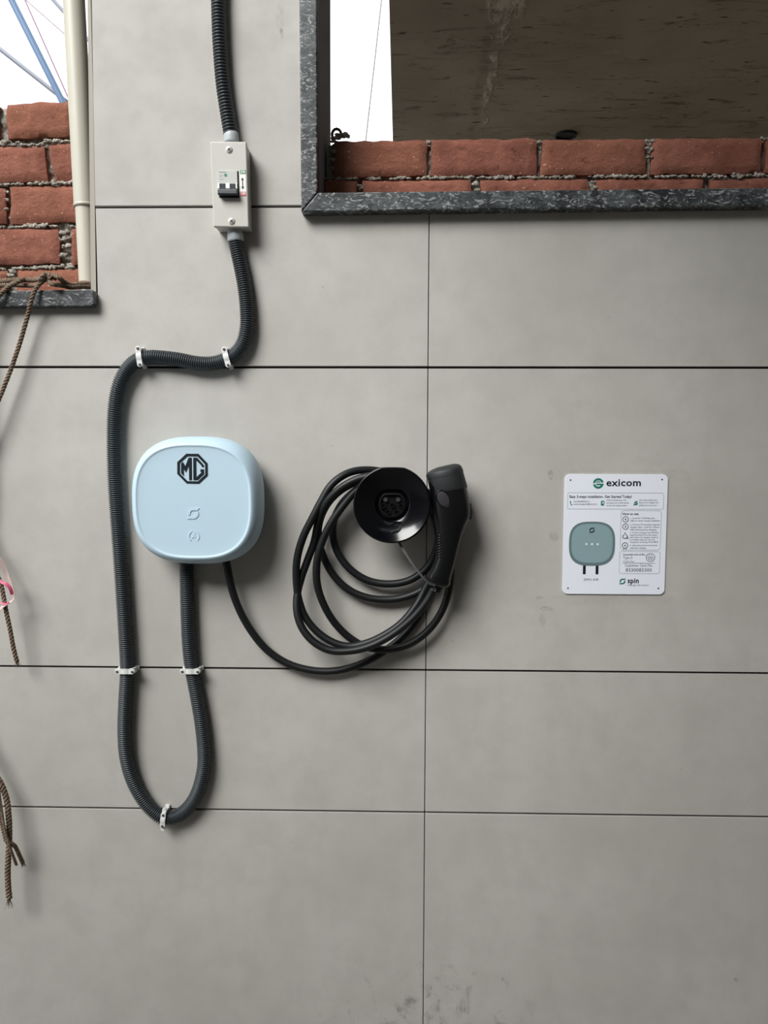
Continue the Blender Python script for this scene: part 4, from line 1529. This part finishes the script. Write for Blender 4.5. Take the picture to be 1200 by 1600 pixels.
# ================================================================== ropes
def rope_geo(pts, r, pitch, d_fray=0.0, seed=0, per=12):
    """three strands twisted round the path"""
    path = resample(catmull(pts, per), 0.0022)
    n = len(path)
    g = G()
    # frames
    t0 = (path[1]-path[0]).normalized()
    ref = Vector((0, -1, 0)) if abs(t0.y) < 0.9 else Vector((1, 0, 0))
    nr = (ref-t0*ref.dot(t0)).normalized()
    fr = []
    for i in range(n):
        t = (path[min(i+1, n-1)]-path[max(i-1, 0)]).normalized()
        nr = (nr-t*nr.dot(t)).normalized()
        fr.append((nr.copy(), t.cross(nr)))
    for s_ in range(3):
        sp_, rr = [], []
        for i, p in enumerate(path):
            a = 2*math.pi*(i*0.0022/pitch+s_/3)
            wv = 1+0.14*noise.noise(Vector((i*0.05, seed, s_)))
            sp_.append(p+(fr[i][0]*math.cos(a)+fr[i][1]*math.sin(a))*r*0.56*wv)
            rr.append(r*0.50*(1+0.12*noise.noise(Vector((i*0.11, seed+4, s_)))))
        g.tube(sp_, rr, 8)
    if d_fray:
        random.seed(seed+3)
        e, t = path[-1], (path[-1]-path[-4]).normalized()
        for k in range(16):
            dv = Vector((random.uniform(-0.5, 0.5), random.uniform(-0.4, 0.4), random.uniform(-0.4, 0.3)))
            a_ = e+Vector((random.uniform(-1, 1), random.uniform(-1, 1), 0))*r*0.6
            g.tube([a_-t*0.012, a_+(t*0.5+dv*0.3)*d_fray*0.5, a_+(t+dv)*d_fray*random.uniform(0.5, 1)], [0.0006, 0.0005, 0.0002], 4)
    return g


RD = 0.031
# rope that lies along the sill, is knotted there and hangs down to the left, then swings back into view
rp = thing('rope', P(58, 455, RD), 'twisted brown jute rope knotted over the small granite sill, with a hanging tail', 'rope')
hang = [P(88, 436, 0.012), P(80, 431, 0.020), P(70, 434, 0.020), P(61, 444, 0.025), P(53, 457, RD), P(48.5, 472, RD), P(44, 490, 0.024), P(38, 512, 0.023), P(31, 536, 0.023), P(23, 560, 0.024), P(14, 585, 0.025), P(4, 610, 0.026), P(-10, 645, 0.027),
        P(-28, 700, 0.026), P(-38, 770, 0.022), P(-28, 840, 0.030), P(-8, 890, 0.036), P(2, 915, 0.036), P(6, 935, 0.037), P(11, 962, 0.037), P(16, 985, 0.036), P(20.5, 1010, 0.034), P(26.5, 1034, 0.032)]
rope_geo(hang, 0.0044, 0.021, 0.012, 3).obj('hanging_tail', 'rope', rp, True)
lay = [P(-112, 445, 0.0), P(-70, 443, 0.0), P(-10, 441, 0.00), P(12, 438, 0.006), P(35, 437, 0.010), P(55, 437, 0.014), P(66, 433, 0.034), P(72, 428, 0.022), P(79, 432, 0.026), P(77, 440, 0.024), P(84, 444, 0.036), P(98, 446, 0.012), P(112, 449, -0.004), P(124, 448, -0.020), P(136, 447.5, -0.034), P(146, 446, -0.040)]
rope_geo(lay, 0.0050, 0.018, 0.0, 5).obj('sill_strand', 'rope', rp, True)
lay2 = [P(-104, 449.5, 0.008), P(-60, 449, 0.006), P(0, 446, 0.004), P(20, 445, 0.008), P(45, 446, 0.008), P(60, 444, 0.020), P(70, 437, 0.026), P(82, 430, 0.024), P(92, 434, 0.030), P(100, 440, 0.010), P(112, 445, -0.006), P(124, 444, -0.022), P(136, 443, -0.034), P(147, 443, -0.040)]
rope_geo(lay2, 0.0045, 0.016, 0.0, 6).obj('sill_strand', 'rope', rp, True)
lay3 = [P(38, 437, 0.012), P(28, 440, 0.026), P(18, 445, 0.020), P(8, 453, 0.025), P(-2, 463, RD), P(-14, 482, 0.025), P(-24, 520, 0.024), P(-30, 600, 0.024), P(-28, 760, 0.024), P(-36, 900, 0.024)]
rope_geo(lay3, 0.0048, 0.018, 0.0, 8).obj('sill_strand', 'rope', rp, True)
# turns round the pipe foot
for k, yy in enumerate((445.5, 449.0)):
    cpt = P(138, yy, PY)
    pts = [cpt+Vector((0.0228*math.cos(a), 0.0228*math.sin(a), 0.0012*math.sin(3*a))) for a in [2*math.pi*i/20 for i in range(21)]]
    rope_geo(pts, 0.0034, 0.012, 0.0, 10+k, 4).obj('pipe_turn', 'rope', rp, True)

# second rope end near the floor
r2 = thing('rope', P(12, 1405, 0.04), 'doubled brown rope hanging low at the left edge with a frayed end', 'rope')
rope_geo([P(-150, 449, -0.02), P(-150, 448, 0.000), P(-150, 447, 0.016), P(-150.5, 454, 0.027), P(-151, 475, 0.028), P(-150, 560, 0.026), P(-144, 700, 0.026), P(-128, 850, 0.027), P(-98, 1000, 0.028), P(-54, 1100, 0.030), P(-34, 1160, 0.030), P(-14, 1200, 0.031), P(2, 1226, 0.032), P(10, 1248, 0.033), P(13.5, 1275, 0.034), P(14.5, 1300, 0.035), P(14, 1322, 0.036), P(12.5, 1345, 0.038), P(12, 1370, 0.040), P(13.5, 1395, 0.040), P(14.5, 1404, 0.040)],
         0.0058, 0.022, 0.022, 13).obj('hanging_strand', 'rope', r2, True)
rope_geo([P(-36, 1158, 0.034), P(-32, 1172, 0.042), P(-16, 1215, 0.044), P(-2, 1255, 0.044), P(2, 1282, 0.044), P(6, 1300, 0.044), P(10, 1314, 0.044), P(16, 1317, 0.043), P(23, 1322, 0.034), P(30, 1336, 0.024), P(36, 1349, 0.016)],
         0.0042, 0.016, 0.010, 17).obj('hanging_strand', 'rope', r2, True)
rope_geo([P(-4, 1218, 0.034), P(0, 1250, 0.042), P(8, 1300, 0.047), P(13, 1316, 0.048), P(17.5, 1330, 0.044), P(22, 1342, 0.036), P(25, 1350, 0.028)], 0.0030, 0.012, 0.006, 19).obj('hanging_strand', 'rope', r2, True)

# small loop of rope left on the brick course
lp = [P(526+7*math.cos(a), 210-8.5*math.sin(a), -0.15) for a in [math.radians(-60+300*i/14) for i in range(15)]]
o = rope_geo(lp, 0.0032, 0.012, 0.0, 23, 6).obj('rope_loop', 'rope', None, True, origin=P(526, 216, -0.15))
tag(o, 'small loop of rope on the bricks in the corner of the large opening', 'rope loop')


# ------------------------------------------------------------------ ribbon
def ribbon(pts, wdt, name, mat, parent):
    path = resample(catmull(pts, 10), 0.003)
    rows = []
    for i, p in enumerate(path):
        t = (path[min(i+1, len(path)-1)]-path[max(i-1, 0)]).normalized()
        tw = 0.9*math.sin(i*0.11)
        side = t.cross(Vector((0, -1, 0))).normalized()
        side = (side*math.cos(tw)+Vector((0, -1, 0))*math.sin(tw))*wdt
        nn = t.cross(side).normalized()*0.0004
        rows.append([p-side-nn, p+side-nn, p+side+nn, p-side+nn])
    return G().loft(rows).obj(name, mat, parent, False)


rbn = thing('ribbon', P(8, 946, 0.036), 'crumpled pink ribbon tied to the hanging rope', 'ribbon')
ribbon([P(-20, 850, 0.040), P(-4, 868, 0.042), P(5, 884, 0.043), P(12, 902, 0.044), P(19, 918, 0.044), P(22.5, 930, 0.044), P(20, 938, 0.044), P(12, 943, 0.045), P(4, 948, 0.046), P(-6, 958, 0.046)], 0.0034, 'pale_strip', 'pale_ribbon', rbn)
ribbon([P(-8, 902, 0.045), P(2, 909, 0.046), P(10, 913, 0.047), P(16, 920, 0.047), P(19, 929, 0.046)], 0.0032, 'pink_strip', 'pink', rbn)
ribbon([P(-12, 941, 0.044), P(0, 942, 0.045), P(8, 944, 0.046), P(14, 941, 0.046)], 0.0020, 'pink_strip', 'pink', rbn)
